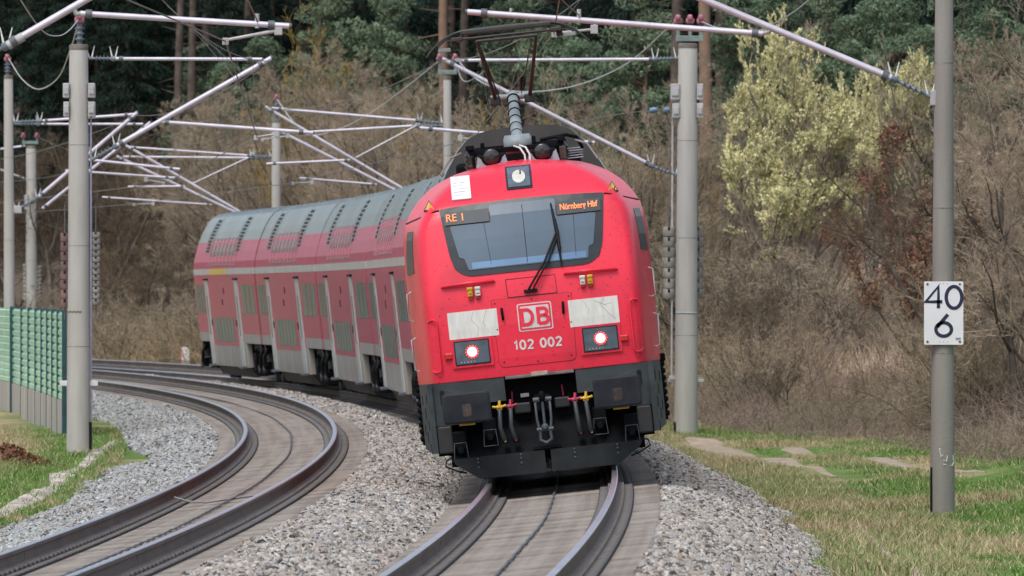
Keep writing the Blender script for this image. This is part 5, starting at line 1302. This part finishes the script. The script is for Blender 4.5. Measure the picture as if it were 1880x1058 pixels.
# ================================================================== plants
def nrm(v): return v/np.maximum(np.linalg.norm(v, axis=-1, keepdims=True), 1e-9)
def grow(rng, p, d, L, r, levels):
    """branching skeleton; returns p0,p1,r0,r1,level and the tips (points, directions)"""
    out = []; p, d, L, r = (np.asarray(q, float) for q in (p, d, L, r))
    for li, lv in enumerate(levels):
        ns = lv['n']; P = [p]; D = [d]; R = [r]
        for k in range(ns):
            d2 = nrm(D[-1]+rng.normal(0, lv['jit'], D[-1].shape)+np.array([0, 0, lv.get('up', 0)]))
            P.append(P[-1]+d2*(L/ns)[:, None]); D.append(d2); R.append(r*(1-(k+1)/ns*lv.get('tap', .65)))
            out.append((P[-2], P[-1], R[-2], R[-1], np.full(len(L), li)))
        tips = (P[-1], D[-1])
        if li == len(levels)-1: break
        nx = levels[li+1]; m = nx['c']; N = len(L)
        t = rng.uniform(nx.get('t0', .25), 1., (N, m)); 
        seg = np.minimum((t*ns).astype(int), ns-1); f = t*ns-seg; ii = np.arange(N)[:, None]
        PA, DA, RA = np.stack(P, 0), np.stack(D, 0), np.stack(R, 0)
        q = PA[seg, ii]*(1-f[..., None])+PA[seg+1, ii]*f[..., None]; dd = DA[seg+1, ii]; rr = RA[seg, ii]*(1-f)+RA[seg+1, ii]*f
        ax = nrm(np.cross(dd, rng.normal(size=dd.shape))); ang = np.radians(rng.uniform(*nx['ang'], (N, m)))[..., None]
        nd = nrm(dd*np.cos(ang)+ax*np.sin(ang)); nL = L[:, None]*nx['lr']*(1.15-.6*t)*rng.uniform(.65, 1.2, (N, m))
        nr = np.maximum(np.minimum(rr*nx.get('rr', .6), rr*.95), lv.get('rmin', .004))
        p, d, L, r = q.reshape(-1, 3), nd.reshape(-1, 3), nL.ravel(), nr.ravel()
    return [np.concatenate([o[k] for o in out]) for k in range(5)], tips
def seg_mesh(p0, p1, r0, r1, n=3):
    d = nrm(p1-p0); a = nrm(np.cross(d, np.where(np.abs(d[:, 2:]) < .9, np.array([[0, 0, 1.]]), np.array([[1., 0, 0]])))); b = np.cross(d, a)
    th = np.arange(n)*2*math.pi/n; ring = np.cos(th)[None, :, None]*a[:, None]+np.sin(th)[None, :, None]*b[:, None]
    V = np.concatenate([p0[:, None]+ring*r0[:, None, None], p1[:, None]+ring*r1[:, None, None]], 1).reshape(-1, 3)
    k = np.arange(n); f = np.stack([k, (k+1) % n, n+(k+1) % n, n+k], -1)
    return V, (np.arange(len(p0))[:, None, None]*2*n+f[None]).reshape(-1, 4)
def leaf_quads(rng, c, size, asp=.5, droop=0., dirs=None):
    N = len(c); a = nrm(rng.normal(size=(N, 3))) if dirs is None else nrm(dirs+rng.normal(0, .35, (N, 3)))
    a[:, 2] -= droop; a = nrm(a); b = nrm(np.cross(a, rng.normal(size=(N, 3)))); n3 = np.cross(a, b); s = np.asarray(size)[:, None] if np.ndim(size) else size
    V = np.stack([c-a*s, c-b*s*asp+n3*s*.15, c+a*s, c+b*s*asp+n3*s*.15], 1).reshape(-1, 3)
    return V, np.arange(N*4).reshape(-1, 4)
bark_m = mat('bark_grey', (.15, .128, .105), rough=.95, var=.3, scale=3, rnd=.2, spec=.1)
twig_m = mat('twig_brown', (.43, .35, .255), rough=.95, var=.25, scale=1.2, rnd=.22, island=True, spec=.1)
twig_y = mat('twig_ochre', (.40, .27, .10), rough=.95, var=.3, scale=1., rnd=.2, island=True, spec=.1)
twig_d = mat('twig_dark', (.18, .135, .095), rough=.95, var=.3, scale=1., rnd=.2, island=True, spec=.1)
twig_o = mat('twig_olive', (.30, .235, .15), rough=.95, var=.25, scale=1.2, rnd=.2, island=True, spec=.1)
brown_leaf = mat('brown_leaf', (.31, .15, .10), rough=.85, var=.3, scale=2, rnd=.15, island=True, spec=.15)
pine_bark = mat('pine_bark', (.27, .165, .11), rough=.9, var=.35, scale=2.5, rnd=.1, col2=(.18, .135, .11), spec=.1)
spruce_bark = mat('spruce_bark', (.115, .092, .078), rough=.95, var=.3, scale=2.5, rnd=.15, spec=.1)
spruce_leaf = mat('spruce_needles', (.020, .042, .030), rough=.8, var=.3, scale=.5, rnd=.25, island=True, spec=.2)
pine_leaf = mat('pine_needles', (.19, .265, .165), rough=.8, var=.3, scale=.6, rnd=.18, island=True, spec=.2)
catkin_m = mat('catkin_yellow', (.80, .76, .42), rough=.9, var=.2, scale=1.5, island=True, spec=.1)

def tree_proto(name, V1F1, V2F2, m1, m2, n2='crown'):
    t = thing(name, 'x', 'tree'); np_mesh('trunk', *V1F1, m1, t, smooth=True); np_mesh(n2, *V2F2, m2, t); return t
def bare_proto(seed, name, H, stems, lv, tm, bm_=None, spread=.25, r=.10, split=1):
    rng = np.random.default_rng(seed); p = np.zeros((stems, 3)); p[:, :2] = rng.normal(0, .12*max(1, stems**.5), (stems, 2))
    d = nrm(np.concatenate([rng.normal(0, spread, (stems, 2)), np.ones((stems, 1))], 1)); L = H*rng.uniform(.6, .95, stems)
    (p0, p1, r0, r1, l), tips = grow(rng, p, d, L, np.full(stems, r), lv)
    a = l <= split; t = tree_proto(name, seg_mesh(p0[a], p1[a], r0[a], r1[a], 6), seg_mesh(p0[~a], p1[~a], r0[~a], r1[~a], 3), bm_ or bark_m, tm)
    return t, tips, (p0, p1)
PROTO = {}
LV_TREE = [dict(n=6, jit=.10, up=.05, tap=.7), dict(c=9, n=5, jit=.16, up=.10, ang=(25, 60), lr=.62, rr=.55, t0=.22), dict(c=8, n=4, jit=.18, up=.08, ang=(25, 65), lr=.50, rr=.5, t0=.2), dict(c=8, n=3, jit=.18, up=.06, ang=(25, 65), lr=.50, rr=.5, t0=.15, rmin=.007), dict(c=9, n=2, jit=.2, up=.03, ang=(20, 60), lr=.55, rr=.7, t0=.1)]
for q in LV_TREE: q['rmin'] = .0055
PROTO['tree'] = [bare_proto(100+k, 'bare_tree', 9.0, 2, LV_TREE, twig_m, None, .22, .13)[0] for k in range(3)]
LV_UP = [dict(n=6, jit=.08, up=.08, tap=.75, rmin=.008), dict(c=9, n=4, jit=.12, up=.22, ang=(18, 40), lr=.45, rr=.5, t0=.2, rmin=.008), dict(c=7, n=3, jit=.15, up=.15, ang=(20, 50), lr=.45, rr=.6, t0=.15, rmin=.007), dict(c=6, n=2, jit=.2, up=.1, ang=(20, 55), lr=.5, rr=.8, t0=.1)]
PROTO['dark'] = [bare_proto(150, 'bare_tree', 9.0, 2, LV_TREE, twig_d, None, .22, .13)[0]]
PROTO['up'] = [bare_proto(200+k, 'bare_tree', 8.0, 6, LV_UP, twig_y, None, .20, .07)[0] for k in range(2)]
PROTO['upgrey'] = [bare_proto(220+k, 'bare_tree', 8.0, 6, LV_UP, twig_m, None, .20, .07)[0] for k in range(2)]
LV_SH = [dict(n=5, jit=.18, up=-.02, tap=.7, rmin=.005), dict(c=7, n=4, jit=.22, up=.02, ang=(25, 70), lr=.55, rr=.6, t0=.1, rmin=.005), dict(c=6, n=3, jit=.25, up=0, ang=(25, 75), lr=.5, rr=.7, t0=.1, rmin=.0045), dict(c=4, n=2, jit=.25, up=0, ang=(25, 75), lr=.5, rr=.8, t0=.1)]
PROTO['shrub'] = [bare_proto(300+k, 'bare_shrub', 2.7, 16, LV_SH, [twig_m, twig_d, twig_o, twig_m][k], None, .55, .018)[0] for k in range(4)]
# brown leaved beech bushes
def leafy(seed):
    t, tips, (p0, p1) = bare_proto(seed, 'brown_leaved_shrub', 4.5, 4, LV_UP, twig_d, None, .35, .05)
    rng = np.random.default_rng(seed+1); s = rng.integers(0, len(p0), 15000); s = s[p1[s, 2] > .6]; s = s[:6500]; c = p1[s]+rng.normal(0, .08, (len(s), 3))
    np_mesh('leaves', *leaf_quads(rng, c, rng.uniform(.03, .055, len(c)), .55, .5), brown_leaf, t); return t
PROTO['beech'] = [leafy(400)]
# flowering willow
LV_WI = [dict(q) for q in LV_UP]; LV_WI[1]['t0'] = .45; LV_WI[1]['c'] = 11
def willow(seed):
    t, tips, (p0, p1) = bare_proto(seed, 'flowering_willow', 7.6, 7, LV_WI, twig_m, None, .36, .09)
    rng = np.random.default_rng(seed+1); P, D = tips; k = rng.permutation(len(P))[:3400]; P, D = P[k], nrm(D[k]+np.array([0, 0, .25]))
    keep = (P[:, 2] > 2.2)&(snoise(P[:, 0]*3, P[:, 2]*3, 1.6, seed) > .46); P, D = P[keep], D[keep]
    m = 14; tt = rng.uniform(-.30, .05, (len(P), m)); c = P[:, None]+D[:, None]*tt[..., None]+rng.normal(0, .022, (len(P), m, 3)); dd = np.repeat(D[:, None], m, 1).reshape(-1, 3); c = c.reshape(-1, 3)
    # each catkin a small spindle of two crossed lozenges
    V1, F1 = leaf_quads(rng, c, rng.uniform(.035, .055, len(c)), .5, 0, dd); V2, F2 = leaf_quads(rng, c, rng.uniform(.03, .05, len(c)), .5, 0, dd)
    np_mesh('catkins', np.concatenate([V1, V2]), np.concatenate([F1, F2+len(V1)]), catkin_m, t); return t
PROTO['willow'] = [willow(500), willow(510)]
# spruces and pines
def trunk_geo(H, r, lean=0., n=8, seed=0):
    rng = np.random.default_rng(seed); zs = np.linspace(0, H, 9); x = np.cumsum(rng.normal(0, .05, 9)); p = np.stack([x+lean*zs, np.cumsum(rng.normal(0, .05, 9)), zs], -1); p[0, :2] = 0
    rr = r*(1-.85*zs/H)
    return seg_mesh(p[:-1], p[1:], rr[:-1], rr[1:], n), p
def stubs(rng, p, H, lo, hi, n):
    z = rng.uniform(lo, hi, n); a = rng.uniform(0, 6.28, n); b = np.stack([np.interp(z, p[:, 2], p[:, 0]), np.interp(z, p[:, 2], p[:, 1]), z], -1)
    e = b+np.stack([np.cos(a), np.sin(a), rng.uniform(-.3, .3, n)], -1)*rng.uniform(.4, 1.6, n)[:, None]; return seg_mesh(b, e, np.full(n, .028), np.full(n, .010), 3)
def join(*gs):
    V = []; Fs = []; o = 0
    for v, f in gs: V.append(v); Fs.append(f+o); o += len(v)
    return np.concatenate(V), np.concatenate(Fs)
def spruce(seed, H, base):
    rng = np.random.default_rng(seed); tg, p = trunk_geo(H, .24, 0, 8, seed); nb = 130
    z = H*(base+(.985-base)*rng.uniform(0, 1, nb)**.9); a = rng.uniform(0, 6.28, nb); ln = (.35+2.9*((H-z)/(H*(1-base)))**.75)*rng.uniform(.6, 1.15, nb)
    b = np.stack([np.interp(z, p[:, 2], p[:, 0]), np.interp(z, p[:, 2], p[:, 1]), z], -1); dr = np.stack([np.cos(a), np.sin(a), 0*a], -1)
    m = 300; t = rng.uniform(.08, 1, (nb, m)); w = (rng.normal(0, .22, (nb, m))*(1.1-t*.6)*np.minimum(1.6, ln[:, None]))
    side = np.stack([-np.sin(a), np.cos(a), 0*a], -1)
    c = b[:, None]+dr[:, None]*(t*ln[:, None])[..., None]+side[:, None]*w[..., None]; c[..., 2] += -.42*(t**1.5)*ln[:, None]+.25*t*t-np.abs(rng.normal(0, .22, (nb, m)))
    c = c.reshape(-1, 3); dd = np.repeat(dr[:, None], m, 1).reshape(-1, 3)*.6+np.array([0, 0, -.8])
    lf = leaf_quads(rng, c, rng.uniform(.06, .15, len(c)), .22, .1, dd)
    br = seg_mesh(b, b+dr*ln[:, None]*.85+np.array([0, 0, -.3])*ln[:, None]*.8, np.full(nb, .035), np.full(nb, .008), 3)
    t_ = tree_proto('spruce_tree', join(tg, br, stubs(rng, p, H, H*base*.4, H*base, 26)), lf, spruce_bark, spruce_leaf); return t_
PROTO['spruce'] = [spruce(600, 25, .20), spruce(601, 22, .16), spruce(602, 27, .30), spruce(603, 20, .07)]
def pine(seed, H, r, cb, cw, puffs, lean=0.):
    rng = np.random.default_rng(seed); tg, p = trunk_geo(H, r, lean, 10, seed); C_ = []; brs0 = []; brs1 = []
    for k in range(puffs):
        z = H*(cb+(1.0-cb)*rng.uniform(0, 1)**.85); f = (z/H-cb)/(1-cb); R = cw*(1-.75*f**1.6)*rng.uniform(.25, 1); a = rng.uniform(0, 6.28)
        b = np.array([np.interp(z-.4*R, p[:, 2], p[:, 0]), np.interp(z-.4*R, p[:, 2], p[:, 1]), max(0, z-.4*R)]); e = np.array([b[0]+R*math.cos(a), b[1]+R*math.sin(a), z]); brs0.append(b); brs1.append(e)
        n = 300; s = rng.uniform(.35, .75)*cw/2.6+.12; q = nrm(rng.normal(size=(n, 3)))*(rng.uniform(.35, 1, n)**.5)[:, None]*np.array([1, 1, .6])*s; C_.append(e+q)
    c = np.concatenate(C_); lf = leaf_quads(rng, c, rng.uniform(.06, .14, len(c)), .22, -.25)
    br = seg_mesh(np.array(brs0), np.array(brs1), np.full(puffs, .05), np.full(puffs, .015), 4)
    return tree_proto('pine_tree', join(tg, br, stubs(rng, p, H, H*cb*.4, H*cb, 18)), lf, spruce_bark if seed == 711 else pine_bark, pine_leaf)
PROTO['pine'] = [pine(700, 10, .16, .25, 2.5, 62), pine(701, 8.5, .14, .2, 2.3, 52), pine(702, 12, .18, .35, 2.4, 60)]
PROTO['tallpine'] = [pine(710, 25, .26, .72, 3.2, 46), pine(711, 24, .25, .74, 3.0, 40, .02)]
USED = {k: [0]*len(v) for k, v in PROTO.items()}
prng = np.random.default_rng(77)
def put(kind, px, o, sc, label, cat, group, which=None, d=None, sz=None, rot=None, dx=0.):
    w = int(prng.integers(len(PROTO[kind]))) if which is None else which
    d = d if d is not None else d_at(px, o); x = (px-940)/F_PX*d+dx; t = PROTO[kind][w]
    if USED[kind][w]: t = copy_tree(t)
    USED[kind][w] += 1
    t.location = (x, d, float(ground_z(x, d))-.08); t.rotation_euler = (0, 0, float(prng.uniform(0, 6.28)) if rot is None else rot); s = sc*float(prng.uniform(.92, 1.08)); t.scale = (s, s, s*(sz or 1))
    return tag(t, label, cat, group)
TG = 'leafless trees of the thicket behind the train'; TL = 'leafless grey brown tree in the dense thicket behind the train'
# spruce forest on the hill
for row, (o, n) in enumerate(((29, 13), (34, 14), (39, 15), (45, 15), (52, 15), (60, 15), (70, 14), (82, 13))):
    for k in range(n):
        px = -120+2150*(k+.5+prng.uniform(-.38, .38)+(row % 2)*.4)/n
        if row < 2 and 790 < px < 900: continue
        put('spruce', px, o+prng.uniform(-2, 2), 1.0+.05*row, 'dark green spruce in the forest on the hill behind the thicket', 'spruce', 'dark spruces of the forest', which=int(prng.choice([0, 1, 2] if row < 2 else [0, 1, 3])))
for px, o in ((-20, 25), (60, 27), (110, 25.5), (175, 27), (235, 26), (290, 28), (430, 28), (500, 28)): put('spruce', px, o, .82, 'dark green spruce in the forest on the hill behind the thicket', 'spruce', 'dark spruces of the forest', which=3)
# pines at the forest edge: (px, o, top y)
PG = 'light green pines at the forest edge'
for px, o, ytop, lab in ((590, 25, -40, None), (660, 24, 40, None), (725, 25, -15, None), (765, 22, 205, 'small light green pine low at the forest edge beside the tall bare pine trunk'), (480, 24, 60, None), (420, 25, 130, None), (360, 27, 60, None), (1010, 24, 20, None), (1075, 24, 45, None), (1130, 23, 70, None), (1185, 24, -10, None), (950, 25, 0, None), (1370, 23, 20, None), (1430, 25, -40, None), (1510, 22, -30, None), (1580, 23, 20, None), (1640, 24, -50, None), (1700, 22, 40, None), (1765, 24, -20, None), (1840, 24, -60, None)):
    d = d_at(px, o); x = (px-940)/F_PX*d; H = (HOR-ytop)/F_PX*d+CAM_H-float(ground_z(x, d)); w = int(prng.integers(3))
    put('pine', px, o, H/(10, 8.5, 12)[w]/1.0, lab or 'light green pine with rounded crown at the edge of the dark forest', 'pine', PG, which=w)
for px, o, w in ((822, 21.5, 0), (846, 24, 1), (1236, 20, 1), (1302, 20, 0), (1322, 24, 1), (322, 22, 1), (348, 26, 1), (450, 27, 1), (970, 27, 1)):
    lab = {822: 'tall bare orange brown pine trunk rising behind the slender mast by the cab', 1236: 'thin leaning pine trunk left of the thick mast head', 1302: 'bare orange pine trunk right of the thick mast head', 322: 'leaning brown pine trunk in the dark gap above the tubes'}.get(px, 'tall bare pine trunk at the edge of the dark forest')
    put('tallpine', px, o, 1.0, lab, 'pine', 'tall bare pine trunks', which=w, rot=0.)
# leafless trees between forest and railway: (px, o, top y, kind)
rows = []
for px in range(150, 830, 34): rows.append((px+prng.uniform(-14, 14), prng.uniform(9.5, 13), float(np.interp(px, [150, 300, 420, 560, 700, 830], [380, 340, 215, 150, 165, 190]))+prng.uniform(-25, 40), 'tree' if px > 330 else 'dark'))
for px in range(180, 830, 48): rows.append((px+prng.uniform(-18, 18), prng.uniform(14, 19), float(np.interp(px, [150, 300, 430, 560, 700, 830], [150, 190, 200, 120, 140, 170]))+prng.uniform(-25, 40), ('tree' if prng.uniform() < .6 else 'upgrey') if px > 380 else 'dark'))
rows += [(590, 12, 42, 'up'), (565, 13, 110, 'upgrey'), (655, 9, 230, 'tree'), (700, 9.5, 210, 'tree')]
for px in range(840, 1300, 36): rows.append((px+prng.uniform(-14, 14), prng.uniform(9.5, 15), 150+prng.uniform(-40, 70), 'up' if prng.uniform() < .6 else 'upgrey'))
for px in range(850, 1300, 60): rows.append((px+prng.uniform(-14, 14), prng.uniform(8, 10), 260+prng.uniform(-40, 50), 'tree'))
for px in (-40, 30, 80, 130, 195): rows.append((px, prng.uniform(9, 16), 130+prng.uniform(-40, 120), 'dark'))
for px, o, yt, lab, kind in rows_fix if 'rows_fix' in globals() else (): pass
for px, o, yt, kind in rows:
    d = d_at(px, o); x = (px-940)/F_PX*d; H = (HOR-yt)/F_PX*d+CAM_H-float(ground_z(x, d)); h0 = {'tree': 9.6, 'up': 8.4, 'upgrey': 8.4, 'dark': 9.6}[kind]
    if kind == 'up': lab, g = 'upright leafless tree with ochre lichen covered twigs behind the locomotive', 'ochre twigged trees behind the locomotive'
    elif kind == 'dark': lab, g = 'dark brown leafless tree in front of the forest behind the concrete masts', 'dark bare trees behind the concrete masts'
    else: lab, g = TL, TG
    put(kind, px, o, H/h0, lab, 'tree', g)
# dark tall thicket at the picture's edge beyond the sign
for px, o, yt, kind in ((1725, 14, 170, 'dark'), (1770, 12, 70, 'dark'), (1815, 13, -10, 'tree'), (1860, 11, 30, 'dark'), (1900, 13, -60, 'tree'), (1840, 16, -40, 'upgrey'), (1750, 17, 60, 'upgrey'), (1790, 10.5, 250, 'tree'), (1880, 10, 200, 'tree'), (1930, 11, 50, 'tree'), (1400, 18, 200, 'upgrey'), (1340, 17, 190, 'tree'), (1290, 15, 170, 'tree')):
    d = d_at(px, o); x = (px-940)/F_PX*d; H = (HOR-yt)/F_PX*d+CAM_H-float(ground_z(x, d))
    put(kind, px, o, H/{'tree': 9.6, 'upgrey': 8.4, 'dark': 9.6}[kind], 'tall leafless tree in the dark brown copse beyond the kilometre sign' if px > 1600 else 'leafless tree standing round the yellow flowering willows', 'tree', 'trees of the copse beyond the sign' if px > 1600 else 'trees round the willows')
WDIM = []
for t_ in PROTO['willow']:
    v_ = np.array([v.co[:] for v in t_.children[-1].data.vertices]); v_ = v_[::7]; WDIM.append((float(np.percentile(np.hypot(v_[:, 0], v_[:, 1]), 88)), float(np.percentile(v_[:, 2], 98.5))))
for px, o, yt, w, sz, lab in ((1505, 15.5, 70, 0, 150, 'tall willow covered in pale yellow catkins, the highest of the three'), (1412, 12.6, 210, 1, 138, 'lower willow covered in pale yellow catkins, nearer the thick mast'), (1600, 16.5, 135, 1, 85, 'willow thinly covered in pale yellow catkins, nearest the kilometre sign mast')):
    d = d_at(px, o); x = (px-940)/F_PX*d; H = (HOR-yt)/F_PX*d+CAM_H-float(ground_z(x, d)); t = put('willow', px, o, 1., lab, 'willow', 'yellow flowering willows', which=w); pw, ph = WDIM[w]; t.scale = (sz*d/F_PX/pw, sz*d/F_PX/pw, H/ph)
for px, o, yt in ((1715, 13, 225), (1695, 12, 345), (1790, 12, 330)):
    d = d_at(px, o); x = (px-940)/F_PX*d; H = (HOR-yt)/F_PX*d+CAM_H-float(ground_z(x, d)); put('beech', px, o, H/4.8, 'shrub still holding reddish brown dead leaves beyond the kilometre sign', 'shrub', 'brown leaved shrubs')
# shrubs: low tangled belt along the verge and the train
SGL = ('leafless brown shrub in the tangled belt along the verge', 'tangled shrubs along the verge')
for k in range(64):
    px = 1215+700*(k+prng.uniform(0, 1))/64; ob = np.interp(px, [1215, 1290, 1880, 1920], [5.8, 6.4, 9.2, 9.4]); o = ob+prng.uniform(.2, 1)**1.3*(5.0 if px < 1470 or px > 1715 else 2.2)
    put('shrub', px, o, prng.uniform(.62, .98)*(1.0 if px < 1470 or px > 1710 else .42), SGL[0], 'shrub', SGL[1])
for k in range(46):
    px = 120+720*(k+prng.uniform(0, 1))/46; o = prng.uniform(6.5, 10) if 290 < px < 390 else prng.uniform(4.6, 9.5); put('shrub', px, o, prng.uniform(.8, 1.35), 'leafless shrub at the foot of the thicket beyond the tracks', 'shrub', 'shrubs beyond the tracks')
for k in range(16):
    px = 1235+260*(k+prng.uniform(0, 1))/16; put('shrub', px, prng.uniform(10.5, 14), prng.uniform(1.0, 1.5), 'leafless shrub on the slope below the willows', 'shrub', 'shrubs below the willows')
for k in range(26):
    px = 1225+690*(k+prng.uniform(0, 1))/26; ob = np.interp(px, [1215, 1290, 1880, 1920], [5.8, 6.4, 9.2, 9.4])
    if 1470 < px < 1710: continue
    put('upgrey' if k % 2 else 'dark', px, ob+prng.uniform(.6, 3.), prng.uniform(.20, .36), 'thin bare sapling standing in the tangled belt along the verge', 'sapling', 'saplings in the belt along the verge')
for k in range(12):
    px = 1500+200*(k+prng.uniform(0, 1))/12; put('shrub', px, prng.uniform(12, 16), prng.uniform(.22, .42), 'small scrub on the dry grass slope', 'shrub', 'scrub on the dry slope')
for k, v in PROTO.items():
    for w, t in enumerate(v):
        if not USED[k][w]:
            for ch in list(t.children): bpy.data.objects.remove(ch)
            bpy.data.objects.remove(t)

# ---- undergrowth stems, grass
def blades(name, label, x, d, h, wd, col, lean=.5, m=None, seed=1, nseg=1, bend=0.):
    rng = np.random.default_rng(seed); N = len(x); z = ground_z(x, d)-.02; a = rng.uniform(0, 6.28, N); L = rng.normal(0, lean, (N, 2))
    base = np.stack([x, d, z], -1); side = np.stack([np.cos(a), np.sin(a)*.4, 0*a], -1)*wd[:, None]/2; tip = base+np.stack([L[:, 0]*h, L[:, 1]*h, h], -1); mid = base*.5+tip*.5+np.stack([-L[:, 0]*h*.15, 0*h, h*.10], -1)
    V = np.stack([base-side, base+side, mid+side*.7, mid-side*.7, tip+side*.12, tip-side*.12], 1).reshape(-1, 3)
    k = np.arange(N)[:, None]*6; Fs = np.stack([k+np.array([[0, 1, 2, 3]]), k+np.array([[3, 2, 4, 5]])], 1).reshape(-1, 4)
    col6 = np.repeat(np.concatenate([col, np.ones((N, 1))], 1), 6, 0)
    o = np_mesh(name, V, Fs, m, col=col6); return tag(o, label, 'grass', kind='stuff')
grass_m = mat('grass_blades', (1, 1, 1), rough=.7, var=.15, scale=3., attr='Col', spec=.2)
def sow(n, olo, ohi, dlo, dhi, seed, left=False):
    rng = np.random.default_rng(seed); d = dlo+(dhi-dlo)*rng.uniform(0, 1, n)**1.15; o = rng.uniform(olo, ohi, n); x = o+tx(d); keep = np.ones(n, bool)
    for pts, half in TRACKS:
        cx = np.interp(d, pts[::-1, 1] if pts[0, 1] > pts[-1, 1] else pts[:, 1], pts[::-1, 0] if pts[0, 1] > pts[-1, 1] else pts[:, 0]); inr = (d > pts[:, 1].min())&(d < pts[:, 1].max())
        keep &= ~((np.abs(x-cx) < half*.95*rng.uniform(.7, 1.2, n))&inr&(rng.uniform(0, 1, n) > .22))
    return rng, x[keep], d[keep]
def grass_patch(label, n, olo, ohi, dlo, dhi, seed, tall=1.):
    rng, x, d = sow(n, olo, ohi, dlo, dhi, seed); c = zone_colour(x, d); gr = c[:, 1] > c[:, 0]
    nr = np.ones(len(x))
    for pts, half in TRACKS[0:3] if olo > 0 else ():
        cx = np.interp(d, pts[::-1, 1], pts[::-1, 0]); inr = (d > pts[:, 1].min()-5)&(d < pts[:, 1].max()+2); nr = np.where(inr, np.minimum(nr, np.clip((np.abs(x-cx)-.05)/.8, .22, 1)), nr)
    h = nr*rng.uniform(.04, .13, len(x))*tall*np.where(gr, .85, 1.15)*(.7+.8*snoise(x, d*.3, 1.2, 31)); pick = rng.uniform(0, 1, len(x))
    straw = np.array([.47, .39, .25]); grn = np.array([.12, .22, .045]); c = np.where((pick < .16)[:, None], straw, np.where((pick > .90)[:, None], grn, c))*rng.uniform(.75, 1.3, (len(x), 1))
    return blades('grass', label, x, d, h, rng.uniform(.008, .018, len(x)), c, .55, grass_m, seed)
grass_patch('green and straw coloured grass of the verge beside the path', 340000, 2.75, 10.5, 104, 262, 51)
grass_patch('green grass strip and dry slope in front of the noise barrier', 150000, -12.5, -6.75, 135, 235, 52)
rng, x, d = sow(26000, 9.5, 24, 190, 330, 53); n = len(x); sel = rng.uniform(0, 1, n); cc = np.where((sel < .5)[:, None], np.array([.56, .45, .33]), np.array([.42, .32, .23]))*rng.uniform(.7, 1.2, (n, 1))
blades('dry_grass', 'tall dry grass on the slope above the shrubs', x, d, rng.uniform(.2, .6, n), rng.uniform(.015, .03, n), cc, .35, grass_m, 53)
# dead bramble stems that edge the belt of shrubs
rng = np.random.default_rng(61); n = 9000; d = rng.uniform(180, 262, n); ob = np.interp(d, [191, 240, 262], [8.9, 6.2, 5.6]); o = ob+rng.uniform(-.15, 1, n)**1*4.5; x = tx(d)+o
p = np.stack([x, d, ground_z(x, d)-.02], -1); (p0, p1, r0, r1, l), _ = grow(rng, p, nrm(np.concatenate([rng.normal(0, .7, (n, 2)), np.ones((n, 1))], 1)), rng.uniform(.4, 1.5, n)*(.55+.45*np.clip(o-ob, 0, 2)/2)*np.where((x > 5.4) & (x < 8.0) & (d < 245) & (d > 185), .6, 1), np.full(n, .007), [dict(n=4, jit=.25, up=-.12, tap=.6, rmin=.004), dict(c=3, n=2, jit=.3, up=-.05, ang=(30, 80), lr=.45, rr=.7, t0=.2)])
bs = np_mesh('undergrowth', *seg_mesh(p0, p1, r0, r1, 3), mat('bramble_stem', (.36, .275, .225), rough=.95, var=.3, scale=1.5, island=True, spec=.1)); tag(bs, 'tangle of dead bramble stems along the foot of the shrubs', 'undergrowth', kind='stuff')
rng = np.random.default_rng(62); n = 9000; d = rng.uniform(255, 470, n); o = 4.0+rng.uniform(0, 1, n)*6; x = tx(d)+o; pxs = 940+F_PX*x/d; kk = ~((pxs > 320)&(pxs < 358)&(d < 372)); d, o, x = d[kk], o[kk], x[kk]; n = len(x)
p = np.stack([x, d, ground_z(x, d)-.02], -1); (p0, p1, r0, r1, l), _ = grow(rng, p, nrm(np.concatenate([rng.normal(0, .5, (n, 2)), np.ones((n, 1))], 1)), rng.uniform(.5, 2.2, n), np.full(n, .012), [dict(n=3, jit=.2, up=-.05, tap=.6, rmin=.007), dict(c=3, n=2, jit=.3, up=0, ang=(30, 70), lr=.45, rr=.7, t0=.2)])
bs = np_mesh('undergrowth', *seg_mesh(p0, p1, r0, r1, 3), mat('far_stem', (.42, .32, .20), rough=.95, var=.3, scale=1., island=True, spec=.1)); tag(bs, 'golden brown undergrowth beyond the far end of the tracks', 'undergrowth', kind='stuff')

# low rail fence on the dry slope under the willows
fd = d_at(1640, 17.5); fn = thing('rail_fence', 'low pale rail fence on the dry slope between the willows and the slim mast', 'fence', (at(1640, 440, fd).x, fd, float(ground_z(at(1640, 440, fd).x, fd))))
fx = [at(px, 440, fd).x for px in (1560, 1600, 1640, 1680, 1725)]; fz = [float(ground_z(x, fd)) for x in fx]; wood_m = mat('fence_wood', (.36, .32, .27), rough=.9, var=.3, scale=4)
for x, z in zip(fx, fz):
    mb = MB(); mb.rbox((x-.05, fd-.05, z-.2), (x+.05, fd+.05, z+.75), .01); wbuild(mb, 'post', wood_m, fn)
for k in range(4):
    mb = MB(); mb.tube((fx[k], fd-.09, fz[k]+.66), (fx[k+1], fd-.09, fz[k+1]+.66), .045, .045, 6); wbuild(mb, 'rail', wood_m, fn)
